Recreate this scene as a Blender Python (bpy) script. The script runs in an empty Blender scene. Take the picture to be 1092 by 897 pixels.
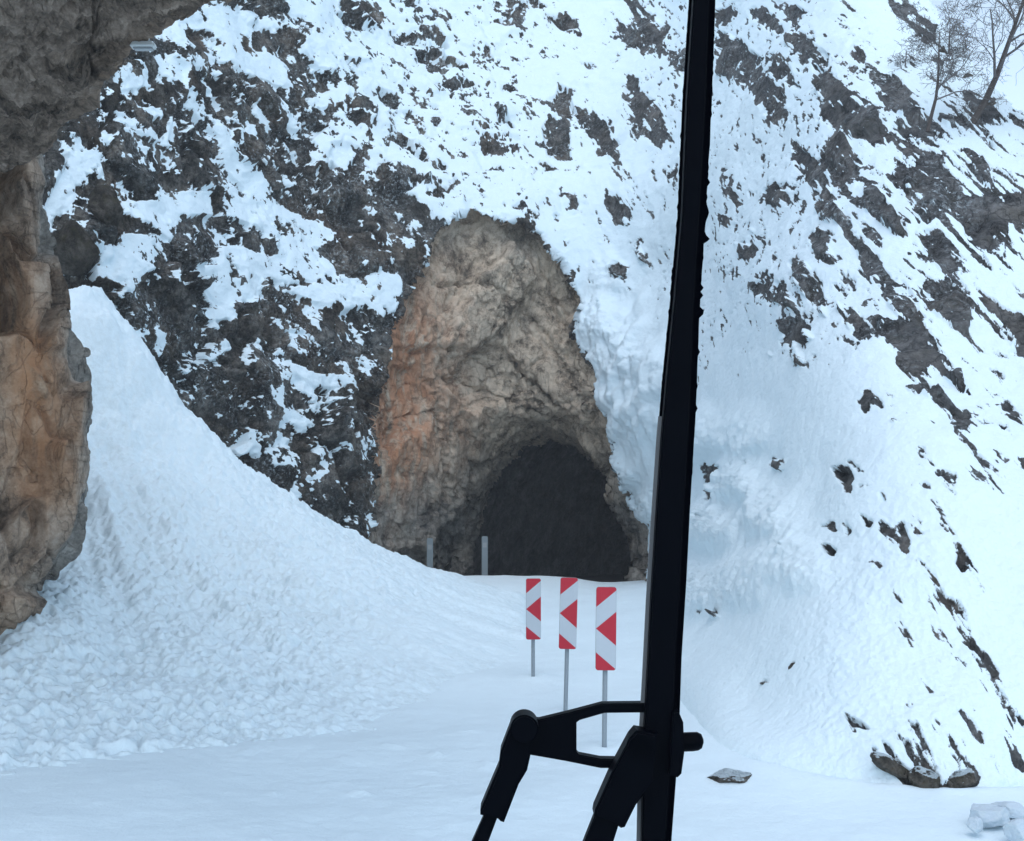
import bpy, bmesh, math, random
import numpy as np
from mathutils import Vector

random.seed(7)
RNG = np.random.RandomState(11)
scene = bpy.context.scene
COL = scene.collection

# ------------------------------------------------------------------ camera
F, CX, CY, W0, H0 = 1318.0, 546.0, 448.5, 1092, 897
CAM = np.array([0.0, 0.0, 2.8])
PITCH = math.atan(48.5 / F)
FWD = np.array([0, math.cos(PITCH), math.sin(PITCH)])
UP = np.array([0, -math.sin(PITCH), math.cos(PITCH)])
RIGHT = np.array([1.0, 0, 0])
cam = bpy.data.cameras.new('camera')
cam_o = bpy.data.objects.new('camera', cam)
COL.objects.link(cam_o)
cam_o.location = CAM
cam_o.rotation_euler = (math.pi / 2 + PITCH, 0, 0)
cam.sensor_fit = 'HORIZONTAL'
cam.sensor_width = 36
cam.lens = F / W0 * 36
cam.clip_start = 0.05
cam.clip_end = 3000
scene.camera = cam_o


def at(u, v, D):
    """points on sight lines through surveyed directions u,v at distance D along +Y"""
    u = np.asarray(u, float); v = np.asarray(v, float); D = np.asarray(D, float)
    d = (RIGHT * ((u - CX) / F)[..., None] + UP * ((CY - v) / F)[..., None] + FWD)
    t = D / d[..., 1]
    return CAM + d * t[..., None]


# ------------------------------------------------------------------ noise
_perm = np.concatenate([RNG.permutation(256)] * 3)
_g = RNG.normal(size=(256, 3)); _g /= np.linalg.norm(_g, axis=1)[:, None]


def perlin(P):
    P = np.asarray(P)
    fl = np.floor(P)
    i = fl.astype(np.int64) & 255
    f = P - fl
    w = f * f * f * (f * (f * 6 - 15) + 10)
    out = np.zeros(P.shape[:-1])
    for dx in (0, 1):
        px = _perm[i[..., 0] + dx]
        wx = w[..., 0] if dx else 1 - w[..., 0]
        for dy in (0, 1):
            py = _perm[px + i[..., 1] + dy]
            wy = w[..., 1] if dy else 1 - w[..., 1]
            for dz in (0, 1):
                g = _g[_perm[py + i[..., 2] + dz]]
                wz = w[..., 2] if dz else 1 - w[..., 2]
                out += wx * wy * wz * (g[..., 0] * (f[..., 0] - dx) + g[..., 1] * (f[..., 1] - dy) + g[..., 2] * (f[..., 2] - dz))
    return out * 1.6


def fbm(P, octaves=4, gain=0.5, off=0.0):
    a, s, tot = 1.0, 0.0, 0.0
    Q = np.asarray(P) + off
    for k in range(octaves):
        s = s + a * perlin(Q * (2.03 ** k) + 17.3 * k)
        tot += a; a *= gain
    return s / tot * 1.3


def ridged(P, octaves=4, gain=0.55, off=0.0):
    a, s, tot = 1.0, 0.0, 0.0
    Q = np.asarray(P) + off
    for k in range(octaves):
        s = s + a * (1 - 2 * np.abs(perlin(Q * (2.1 ** k) + 9.1 * k)))
        tot += a; a *= gain
    return s / tot


def cells(P, off=0.0):
    """facetted block noise: every cell a tilted flat facet, with the gap to the next cell. returns (height, edge)"""
    P = np.asarray(P) + off
    fl = np.floor(P).astype(np.int64)
    shp = P.shape[:-1]
    d1 = np.full(shp, 9.0); d2 = np.full(shp, 9.0); h = np.zeros(shp)
    rnd = _cell_rnd
    for dx in (-1, 0, 1):
        for dy in (-1, 0, 1):
            for dz in (-1, 0, 1):
                c = fl + (dx, dy, dz)
                k = _perm[_perm[_perm[c[..., 0] & 255] + (c[..., 1] & 255)] + (c[..., 2] & 255)]
                r = rnd[k]
                dv = P - (c + r[..., :3])
                d = np.sqrt((dv ** 2).sum(-1))
                hh = r[..., 3] + (dv * (r[..., 4:7] - 0.5)).sum(-1) * 1.6
                closer = d < d1
                d2 = np.where(closer, d1, np.minimum(d2, d))
                h = np.where(closer, hh, h)
                d1 = np.where(closer, d, d1)
    return h, d2 - d1


_cell_rnd = RNG.rand(256, 7)


def sstep(x, a, b):
    t = np.clip((x - a) / (b - a), 0, 1)
    return t * t * (3 - 2 * t)


def tps(ctrl):
    c = np.array(ctrl, float)
    x = c[:, :2] / 300.0
    n = len(c)
    r2 = ((x[:, None] - x[None]) ** 2).sum(-1)
    K = 0.5 * r2 * np.log(r2 + 1e-12)
    K += np.eye(n) * 2e-3
    Pm = np.hstack([np.ones((n, 1)), x])
    A = np.vstack([np.hstack([K, Pm]), np.hstack([Pm.T, np.zeros((3, 3))])])
    sol = np.linalg.solve(A, np.concatenate([c[:, 2], np.zeros(3)]))

    def f(u, v):
        X = np.stack([u, v], -1) / 300.0
        out = sol[n] + sol[n + 1] * X[..., 0] + sol[n + 2] * X[..., 1]
        for i in range(n):
            r2 = (X[..., 0] - x[i, 0]) ** 2 + (X[..., 1] - x[i, 1]) ** 2
            out = out + sol[i] * 0.5 * r2 * np.log(r2 + 1e-12)
        return out
    return f


# ------------------------------------------------------------------ polygons
def inside(u, v, poly):
    r = np.zeros(u.shape, bool)
    n = len(poly)
    for i in range(n):
        x1, y1 = poly[i]; x2, y2 = poly[(i + 1) % n]
        if y1 == y2:
            continue
        c = ((y1 > v) != (y2 > v)) & (u < (x2 - x1) * (v - y1) / (y2 - y1) + x1)
        r ^= c
    return r


def seg_dist(u, v, poly, closed=True):
    d = np.full(u.shape, 1e9)
    n = len(poly)
    for i in range(n if closed else n - 1):
        x1, y1 = poly[i]; x2, y2 = poly[(i + 1) % n]
        dx, dy = x2 - x1, y2 - y1
        t = np.clip(((u - x1) * dx + (v - y1) * dy) / (dx * dx + dy * dy + 1e-9), 0, 1)
        d = np.minimum(d, np.hypot(u - x1 - t * dx, v - y1 - t * dy))
    return d


# ------------------------------------------------------------------ mesh helpers
def set_smooth(me, flag=True):
    me.polygons.foreach_set('use_smooth', np.full(len(me.polygons), flag))


def mesh_from(name, verts, quads, mats, parent=None, attrs=None, smooth=True):
    verts = np.ascontiguousarray(verts, dtype=np.float32).reshape(-1, 3)
    quads = np.ascontiguousarray(quads, dtype=np.int32).reshape(-1, 4)
    me = bpy.data.meshes.new(name)
    me.vertices.add(len(verts)); me.vertices.foreach_set('co', verts.ravel())
    me.loops.add(quads.size); me.loops.foreach_set('vertex_index', quads.ravel())
    me.polygons.add(len(quads))
    me.polygons.foreach_set('loop_start', np.arange(0, quads.size, 4, dtype=np.int32))
    me.update(calc_edges=True)
    set_smooth(me, smooth)
    for k, a in (attrs or {}).items():
        at_ = me.attributes.new(k, 'FLOAT', 'POINT')
        at_.data.foreach_set('value', np.ascontiguousarray(a, dtype=np.float32).ravel())
    for m in (mats if isinstance(mats, (list, tuple)) else [mats]):
        me.materials.append(m)
    o = bpy.data.objects.new(name, me)
    COL.objects.link(o)
    if parent:
        o.parent = parent
    return o


def grid_quads(ny, nx, keep=None, flip=False):
    idx = np.arange(ny * nx).reshape(ny, nx)
    q = np.stack([idx[:-1, :-1], idx[1:, :-1], idx[1:, 1:], idx[:-1, 1:]], -1)
    if flip:
        q = q[..., ::-1]
    return q[keep] if keep is not None else q.reshape(-1, 4)


def compact(verts, quads, attrs):
    used = np.unique(quads)
    remap = np.zeros(len(verts), np.int64); remap[used] = np.arange(len(used))
    return verts[used], remap[quads], {k: a.ravel()[used] for k, a in attrs.items()}


def grid_normals(P):
    du = np.gradient(P, axis=1); dv = np.gradient(P, axis=0)
    n = np.cross(dv, du)
    n /= np.linalg.norm(n, axis=-1)[..., None] + 1e-12
    toward = ((CAM - P) * n).sum(-1) < 0
    n[toward] *= -1
    return n


def bm_obj(name, bm, mats, parent=None, smooth=False):
    me = bpy.data.meshes.new(name)
    bm.normal_update()
    bm.to_mesh(me); bm.free()
    for m in (mats if isinstance(mats, (list, tuple)) else [mats]):
        me.materials.append(m)
    if smooth:
        set_smooth(me)
    o = bpy.data.objects.new(name, me)
    COL.objects.link(o)
    if parent:
        o.parent = parent
    return o


def empty(name, loc, label, cat, group=None):
    o = bpy.data.objects.new(name, None)
    COL.objects.link(o)
    o.location = loc
    o['label'] = label; o['category'] = cat
    if group:
        o['group'] = group
    return o


def tag(o, label, cat, group=None):
    o['label'] = label; o['category'] = cat
    if group:
        o['group'] = group


# ------------------------------------------------------------------ materials
def mat(name):
    m = bpy.data.materials.new(name)
    m.use_nodes = True
    nt = m.node_tree
    b = nt.nodes['Principled BSDF']
    return m, nt, b


def N(nt, t, **kw):
    n = nt.nodes.new(t)
    for k, v in kw.items():
        if k.startswith('i_'):
            n.inputs[k[2:].replace('_', ' ')].default_value = v
        else:
            setattr(n, k, v)
    return n


def L(nt, a, b):
    nt.links.new(a, b)


def noise(nt, vec, scale, detail=6, rough=0.6, dist=0.0):
    n = N(nt, 'ShaderNodeTexNoise')
    n.inputs['Scale'].default_value = scale; n.inputs['Detail'].default_value = detail
    n.inputs['Roughness'].default_value = rough; n.inputs['Distortion'].default_value = dist
    L(nt, vec, n.inputs['Vector'])
    return n.outputs['Fac']


def ramp(nt, fac, stops):
    r = N(nt, 'ShaderNodeValToRGB')
    el = r.color_ramp.elements
    while len(el) < len(stops):
        el.new(0.5)
    for e, (p, c) in zip(el, stops):
        e.position = p
        e.color = (c, c, c, 1) if isinstance(c, (int, float)) else (*c, 1)
    L(nt, fac, r.inputs['Fac'])
    return r.outputs['Color']


def mixc(nt, fac, a, b, mode='MIX'):
    m = N(nt, 'ShaderNodeMix', data_type='RGBA', blend_type=mode)
    for s, val in ((m.inputs[0], fac), (m.inputs[6], a), (m.inputs[7], b)):
        if hasattr(val, 'is_linked') or hasattr(val, 'links'):
            L(nt, val, s)
        elif isinstance(val, (int, float)):
            s.default_value = val if s.type == 'VALUE' else (val, val, val, 1)
        else:
            s.default_value = (*val, 1)
    return m.outputs[2]


def math_(nt, op, a, b=None, c=None, clamp=False):
    m = N(nt, 'ShaderNodeMath', operation=op, use_clamp=clamp)
    for s, val in zip(m.inputs, (a, b, c)):
        if val is None:
            continue
        if hasattr(val, 'links'):
            L(nt, val, s)
        else:
            s.default_value = val
    return m.outputs[0]


def mapped(nt, scale=(1, 1, 1), rot=(0, 0, 0)):
    tc = N(nt, 'ShaderNodeTexCoord')
    mp = N(nt, 'ShaderNodeMapping')
    mp.inputs['Scale'].default_value = scale
    mp.inputs['Rotation'].default_value = rot
    L(nt, tc.outputs['Object'], mp.inputs['Vector'])
    return mp.outputs['Vector']


def bump(nt, height, strength, dist, normal=None):
    b = N(nt, 'ShaderNodeBump')
    b.inputs['Strength'].default_value = strength; b.inputs['Distance'].default_value = dist
    L(nt, height, b.inputs['Height'])
    if normal is not None:
        L(nt, normal, b.inputs['Normal'])
    return b.outputs['Normal']


def attr(nt, name):
    a = N(nt, 'ShaderNodeAttribute', attribute_name=name)
    return a.outputs['Fac']


SNOW = (0.735, 0.85, 0.905)


def snow_mat(name, grain, coarse=0.0, dirt_shade=0.0, base=SNOW):
    m, nt, b = mat(name)
    v = mapped(nt)
    n1 = noise(nt, v, 26, 5, 0.65)
    n2 = noise(nt, v, 5.0, 4, 0.6)
    h = math_(nt, 'ADD', math_(nt, 'MULTIPLY', n1, 0.5), n2)
    L(nt, bump(nt, h, grain, 0.06), b.inputs['Normal'])
    n3 = noise(nt, v, 0.55, 4, 0.55)
    c = mixc(nt, ramp(nt, n3, [(0.35, 0.0), (0.7, 1.0)]), base, tuple(x * 0.955 for x in base))
    if dirt_shade:
        d = noise(nt, v, 9.0, 6, 0.75)
        e = noise(nt, v, 0.45, 3, 0.5)
        f = math_(nt, 'MULTIPLY', ramp(nt, d, [(0.44, 0.0), (0.68, 1.0)]), ramp(nt, e, [(0.32, 0.25), (0.62, 1.0)]))
        c = mixc(nt, math_(nt, 'MULTIPLY', f, dirt_shade), c, (0.52, 0.60, 0.62))  # grey spots carry both dirt and mottled shade in the colour
    L(nt, c, b.inputs['Base Color'])
    b.inputs['Roughness'].default_value = 0.75
    b.inputs['Specular IOR Level'].default_value = 0.15
    return m


def rock_color(nt, v, palette, w=0.11):
    """palette: dark, mid, light"""
    n1 = noise(nt, v, 1.7, 7, 0.62, 0.3)
    n2 = noise(nt, v, 9.0, 6, 0.7)
    n3 = noise(nt, v, 34.0, 4, 0.7)
    t = math_(nt, 'ADD', math_(nt, 'MULTIPLY', n1, 0.55), math_(nt, 'ADD', math_(nt, 'MULTIPLY', n2, 0.3), math_(nt, 'MULTIPLY', n3, 0.15)))
    return ramp(nt, t, [(0.5 - w, palette[0]), (0.5, palette[1]), (0.5 + 1.1 * w, palette[2])]), t


def rock_bump(nt, v, s=1.0, dist=0.22):
    def line(sc, w, off):
        mp = N(nt, 'ShaderNodeMapping'); mp.inputs['Scale'].default_value = (1, 1, 0.55); mp.inputs['Location'].default_value = (off, off, off)
        L(nt, v, mp.inputs['Vector'])
        q = noise(nt, mp.outputs['Vector'], sc, 5, 0.55, 0.6)
        a = math_(nt, 'ABSOLUTE', math_(nt, 'SUBTRACT', q, 0.5))
        return ramp(nt, a, [(0.0, 0.0), (w, 1.0)])
    crack = math_(nt, 'MULTIPLY', line(1.1, 0.016, 3.0), line(2.6, 0.02, 11.0))
    n1 = noise(nt, v, 7, 8, 0.7)
    h = math_(nt, 'ADD', math_(nt, 'MULTIPLY', crack, 0.25), n1)
    return bump(nt, h, 1.0 * s, dist), crack


def mountain_mat():
    m, nt, b = mat('snowy_rock')
    v = mapped(nt)
    warm = attr(nt, 'warm')
    grey, t = rock_color(nt, v, ((0.017, 0.017, 0.017), (0.085, 0.083, 0.078), (0.29, 0.275, 0.25)))
    grey2, _ = rock_color(nt, v, ((0.05, 0.051, 0.055), (0.135, 0.136, 0.138), (0.27, 0.265, 0.26)))
    grey = mixc(nt, attr(nt, 'side'), grey, grey2)
    tan, _ = rock_color(nt, v, ((0.035, 0.029, 0.024), (0.16, 0.125, 0.095), (0.32, 0.26, 0.20)))
    rc = mixc(nt, warm, grey, tan)
    nb, crack = rock_bump(nt, v)
    rc = mixc(nt, math_(nt, 'MULTIPLY', math_(nt, 'SUBTRACT', 1.0, crack), 0.45), rc, (0.02, 0.019, 0.018))
    # mossy olive tint here and there
    rc = mixc(nt, math_(nt, 'MULTIPLY', ramp(nt, noise(nt, v, 2.6, 5, 0.6), [(0.52, 0.0), (0.66, 1.0)]), 0.28), rc, (0.06, 0.055, 0.03))
    n_s = noise(nt, v, 4.5, 4, 0.55)
    sc = mixc(nt, n_s, SNOW, tuple(x * 0.95 for x in SNOW))
    s = attr(nt, 'rock')
    fine = noise(nt, v, 22, 5, 0.7)
    s2 = math_(nt, 'ADD', s, math_(nt, 'MULTIPLY', math_(nt, 'SUBTRACT', fine, 0.5), 0.55))
    f = ramp(nt, math_(nt, 'ADD', math_(nt, 'MULTIPLY', s2, 0.5), 0.5), [(0.475, 0.0), (0.535, 1.0)])
    # thin powder caught on the rock
    pw = math_(nt, 'MULTIPLY', ramp(nt, noise(nt, v, 13, 5, 0.75), [(0.51, 0.0), (0.70, 1.0)]), attr(nt, 'powder'))
    f2 = math_(nt, 'SUBTRACT', f, math_(nt, 'MULTIPLY', pw, 0.75), clamp=True)
    L(nt, mixc(nt, f2, sc, rc), b.inputs['Base Color'])
    sb = bump(nt, math_(nt, 'ADD', noise(nt, v, 18, 4, 0.6), math_(nt, 'MULTIPLY', noise(nt, v, 6, 3, 0.5), 1.5)), 0.35, 0.06)
    mx = N(nt, 'ShaderNodeMix', data_type='VECTOR')
    L(nt, f2, mx.inputs[0]); L(nt, sb, mx.inputs[4]); L(nt, nb, mx.inputs[5])
    L(nt, mx.outputs[1], b.inputs['Normal'])
    b.inputs['Roughness'].default_value = 0.85
    b.inputs['Specular IOR Level'].default_value = 0.15
    return m


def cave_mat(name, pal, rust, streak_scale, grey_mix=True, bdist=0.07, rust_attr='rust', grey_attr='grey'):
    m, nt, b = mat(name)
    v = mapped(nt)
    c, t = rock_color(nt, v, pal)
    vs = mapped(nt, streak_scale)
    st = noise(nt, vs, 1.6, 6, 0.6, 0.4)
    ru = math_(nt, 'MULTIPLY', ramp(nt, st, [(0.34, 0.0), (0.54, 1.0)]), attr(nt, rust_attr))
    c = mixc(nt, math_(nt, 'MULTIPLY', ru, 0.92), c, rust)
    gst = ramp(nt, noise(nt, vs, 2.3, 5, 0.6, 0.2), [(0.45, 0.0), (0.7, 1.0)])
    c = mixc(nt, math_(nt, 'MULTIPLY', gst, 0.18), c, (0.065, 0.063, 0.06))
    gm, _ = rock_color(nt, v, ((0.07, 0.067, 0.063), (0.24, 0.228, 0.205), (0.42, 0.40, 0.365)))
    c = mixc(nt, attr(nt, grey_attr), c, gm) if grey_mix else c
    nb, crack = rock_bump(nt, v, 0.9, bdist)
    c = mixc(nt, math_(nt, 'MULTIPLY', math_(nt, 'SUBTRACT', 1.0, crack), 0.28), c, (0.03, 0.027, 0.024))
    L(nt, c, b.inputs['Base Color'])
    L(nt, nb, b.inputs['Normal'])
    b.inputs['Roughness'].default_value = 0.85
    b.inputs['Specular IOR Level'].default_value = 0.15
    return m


def plain(name, col, rough=0.5, spec=0.3, metal=0.0, vary=0.12, scale=30.0):
    m, nt, b = mat(name)
    v = mapped(nt)
    n = noise(nt, v, scale, 4, 0.6)
    c = mixc(nt, n, tuple(x * (1 - vary) for x in col), tuple(min(1, x * (1 + vary)) for x in col))
    L(nt, c, b.inputs['Base Color'])
    b.inputs['Roughness'].default_value = rough
    b.inputs['Specular IOR Level'].default_value = spec
    b.inputs['Metallic'].default_value = metal
    return m


M_mountain = mountain_mat()
M_cave = cave_mat('tan_rock', ((0.12, 0.096, 0.072), (0.54, 0.435, 0.33), (0.72, 0.61, 0.48)), (0.50, 0.25, 0.14), (2.2, 2.2, 0.35))
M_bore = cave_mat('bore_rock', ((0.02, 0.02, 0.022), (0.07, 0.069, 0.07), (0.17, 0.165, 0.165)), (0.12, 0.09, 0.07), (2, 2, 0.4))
M_wall = cave_mat('streaked_rock', ((0.08, 0.054, 0.037), (0.38, 0.255, 0.168), (0.64, 0.48, 0.35)), (0.46, 0.235, 0.12), (2.0, 2.0, 0.3))
M_roof = cave_mat('roof_rock', ((0.03, 0.024, 0.02), (0.255, 0.195, 0.15), (0.58, 0.46, 0.37)), (0.42, 0.29, 0.20), (0.6, 2.4, 2.4), grey_mix=False, bdist=0.16)
M_ground = snow_mat('smooth_snow', 0.30)
M_slide = snow_mat('grainy_snow', 0.42, dirt_shade=0.55)
M_clod = snow_mat('clod_snow', 0.4, dirt_shade=0.9, base=(0.50, 0.58, 0.65))  # base and spots darkened: shade on the clods' near faces put into colour
M_boulder = None
M_black = plain('black_plastic', (0.001, 0.0016, 0.0033), 0.42, 0.025)
M_rubber = plain('wiper_rubber', (0.001, 0.0014, 0.003), 0.85, 0.01)
M_strip = plain('wiper_steel_glint', (0.09, 0.095, 0.10), 0.45, 0.4)  # grey includes the highlight on the blade edge
M_red = plain('sign_red', (0.44, 0.010, 0.028), 0.45, 0.35, vary=0.05)
M_white = plain('sign_white', (0.46, 0.50, 0.54), 0.5, 0.3, vary=0.05)
M_back = plain('sign_backing', (0.30, 0.31, 0.32), 0.5, 0.3)
M_post = plain('galvanised_post', (0.23, 0.27, 0.30), 0.5, 0.4)
M_marker = plain('pale_marker', (0.20, 0.235, 0.25), 0.5, 0.3)
M_bark = plain('bark', (0.085, 0.072, 0.066), 0.9, 0.1, vary=0.4, scale=14)
M_twig = plain('twig', (0.15, 0.14, 0.138), 0.9, 0.1, vary=0.3)
M_lampg = plain('lamp_grey', (0.62, 0.66, 0.66), 0.4, 0.4)
M_lampd = plain('lamp_diffuser', (0.30, 0.33, 0.34), 0.25, 0.5)

# ------------------------------------------------------------------ survey of the far rock face
O0 = [(372, 660), (384, 600), (394, 548), (396, 500), (402, 450), (412, 400), (422, 350), (438, 305), (453, 282), (466, 250), (482, 234), (508, 224), (532, 236), (558, 238), (578, 252), (598, 282), (616, 312), (624, 334), (612, 344), (612, 362), (626, 378), (637, 398), (632, 424), (652, 448), (654, 478), (672, 502), (668, 520), (680, 545), (692, 565), (692, 600), (693, 660)]
A1 = [(504, 665), (506, 625), (510, 588), (517, 552), (528, 522), (544, 497), (563, 481), (585, 473), (607, 478), (626, 491), (643, 512), (652, 535), (661, 560), (668, 585), (675, 610), (680, 665)]

D_face = tps([
    (-600, 300, 20), (-600, 0, 22), (-200, 330, 22.5), (-200, 0, 25.5), (40, 330, 23.5), (105, 300, 23.8), (105, 100, 26), (105, 0, 27.5), (-200, 500, 21.5), (-600, 700, 20), (-200, 700, 21.5),
    (165, 400, 25), (215, 470, 26), (330, 545, 27.8), (440, 605, 30), (480, 625, 31), (200, 650, 26), (330, 700, 28.5), (-600, 950, 20), (200, 950, 27),
    (330, 300, 30), (330, 0, 35.5), (300, 150, 32),
    (450, 300, 32), (550, 228, 33.5), (460, 100, 37), (550, 0, 42), (500, 450, 31.6), (560, 560, 31.2),
    (620, 330, 33), (650, 470, 31.5), (692, 600, 30.3), (560, 660, 31.5), (640, 150, 36), (700, 0, 40), (560, 950, 31),
    (700, 700, 18.3), (720, 500, 27.5), (720, 300, 30), (760, 800, 12.2), (760, 600, 20), (800, 600, 16.5), (850, 600, 14.5), (760, 450, 23), (740, 690, 16.5),
    (800, 450, 20), (800, 750, 12.8), (800, 300, 22), (800, 100, 28), (800, 0, 31.5),
    (900, 840, 10.8), (900, 700, 12.0), (900, 500, 14.8), (900, 300, 18.2), (900, 100, 22.8), (900, 0, 25.8),
    (1000, 850, 10.45), (1050, 840, 10.6), (1092, 830, 10.8), (1000, 700, 11.6), (1092, 700, 11.6), (1092, 500, 13.8), (1092, 300, 17), (1092, 130, 20.5),
    (1000, 300, 17.3), (1000, 0, 25), (1300, 850, 10), (1300, 500, 13), (1300, 200, 17), (1900, 800, 9), (1900, 300, 14),
    (900, 950, 10.6), (1092, 950, 10.4), (700, 900, 18.5), (1900, 950, 9), (-600, -300, 27), (105, -300, 33), (550, -300, 52), (900, -300, 36), (1300, -200, 24), (1900, -300, 22)])


def T(ox, oy, *polys):
    return [[(ox + x * 0.33456, oy + y * 0.33456) for x, y in p] for p in polys]


def P(s):
    v = [float(x) for x in s.replace(';', ' ').replace(',', ' ').split()]
    return list(zip(v[::2], v[1::2]))


BASE_ROCK = [P('-100,-100 230,-100 235,0 255,60 300,120 345,170 395,200 440,215 470,240 440,305 424,350 414,400 404,450 398,500 384,600 372,660 200,660 -100,640'),
             P('225,-20 300,-20 330,40 380,90 360,130 330,150 280,110 250,60')]
SNOW_PATCH = (T(0, 0, *map(P, [
    '500,105 600,30 680,20 760,30 850,45 880,90 800,95 770,160 860,165 920,210 900,290 820,250 760,240 700,170 660,100 590,100 560,190 510,150',
    '330,280 350,230 400,210 450,250 440,290 370,305', '440,175 520,200 560,240 560,300 500,250',
    '590,180 640,200 680,250 650,260 610,220',
    '560,300 630,320 640,380 700,400 720,420 710,480 760,530 830,550 860,620 900,660 1000,690 1080,730 1050,790 980,770 900,740 850,700 800,620 720,560 680,500 680,450 620,400 570,340',
    '340,340 360,400 430,440 500,470 490,430 430,410 380,370',
    '195,460 250,450 310,500 325,560 260,600 220,660 190,660 150,720 140,650 180,580 215,510',
    '420,350 510,350 500,390 440,390',
    '370,650 480,640 540,610 660,610 690,690 600,690 560,720 540,780 480,740 400,710',
    '690,580 760,610 830,620 900,700 1000,780 1060,830 1088,897 600,897 570,860 700,840 690,780 760,790 860,820 880,780 800,720 700,690',
    '310,800 380,750 450,760 490,860 420,897 300,897', '260,730 320,780 290,790',
    '900,0 980,0 1040,70 960,60 910,60', '950,130 1060,100 1100,100 1100,260 1000,230 950,170', '980,320 1100,290 1100,350 990,360',
    '800,330 830,360 870,390 840,420 800,370', '770,400 810,400 810,470 770,440', '900,370 960,400 940,430 900,410', '650,160 720,170 720,210 660,200',
    '700,300 650,300 640,260 700,320', '1040,370 1100,380 1100,410 1040,430', '320,430 345,440 340,470 315,460', '510,370 530,370 530,470 515,460',
    '1070,520 1100,500 1100,620 1080,600', '890,565 930,565 940,590 910,595', '965,500 1010,480 1000,530', '410,480 470,470 450,520 420,530'])) +
    T(0, 300.2, *map(P, [
        '640,230 700,180 720,200 700,240 650,265', '620,80 740,90 750,120 660,130', '600,-20 840,-20 800,70 700,70', '860,110 960,160 960,175 870,150',
        '890,255 990,300 1100,290 1100,340 980,350 920,310', '800,330 880,340 900,410 990,460 970,490 900,460 850,390',
        '780,460 830,480 830,550 760,560 740,530 790,510', '690,510 730,520 730,545 690,530', '890,500 930,500 900,530',
        '910,530 950,620 1040,610 960,640 920,590 860,590', '340,0 440,0 400,40', '480,150 520,150 500,230 480,240', '970,370 1020,370 1020,390 980,390',
        '840,50 940,100 960,115 900,95', '980,130 1020,150 1025,180 990,150', '900,655 940,650 960,690 920,680', '1030,540 1050,530 1040,575 1020,570',
        '900,20 1100,0 1100,80 1000,70', '1070,470 1100,460 1100,520 1080,520'])) +
    T(364, 300.2, *map(P, ['-10,-10 180,-20 200,20 160,130 110,130 80,80 -10,100', '0,360 30,370 40,420 0,430', '60,480 90,470 90,500', '55,160 80,170 75,210 60,200'])))
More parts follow.
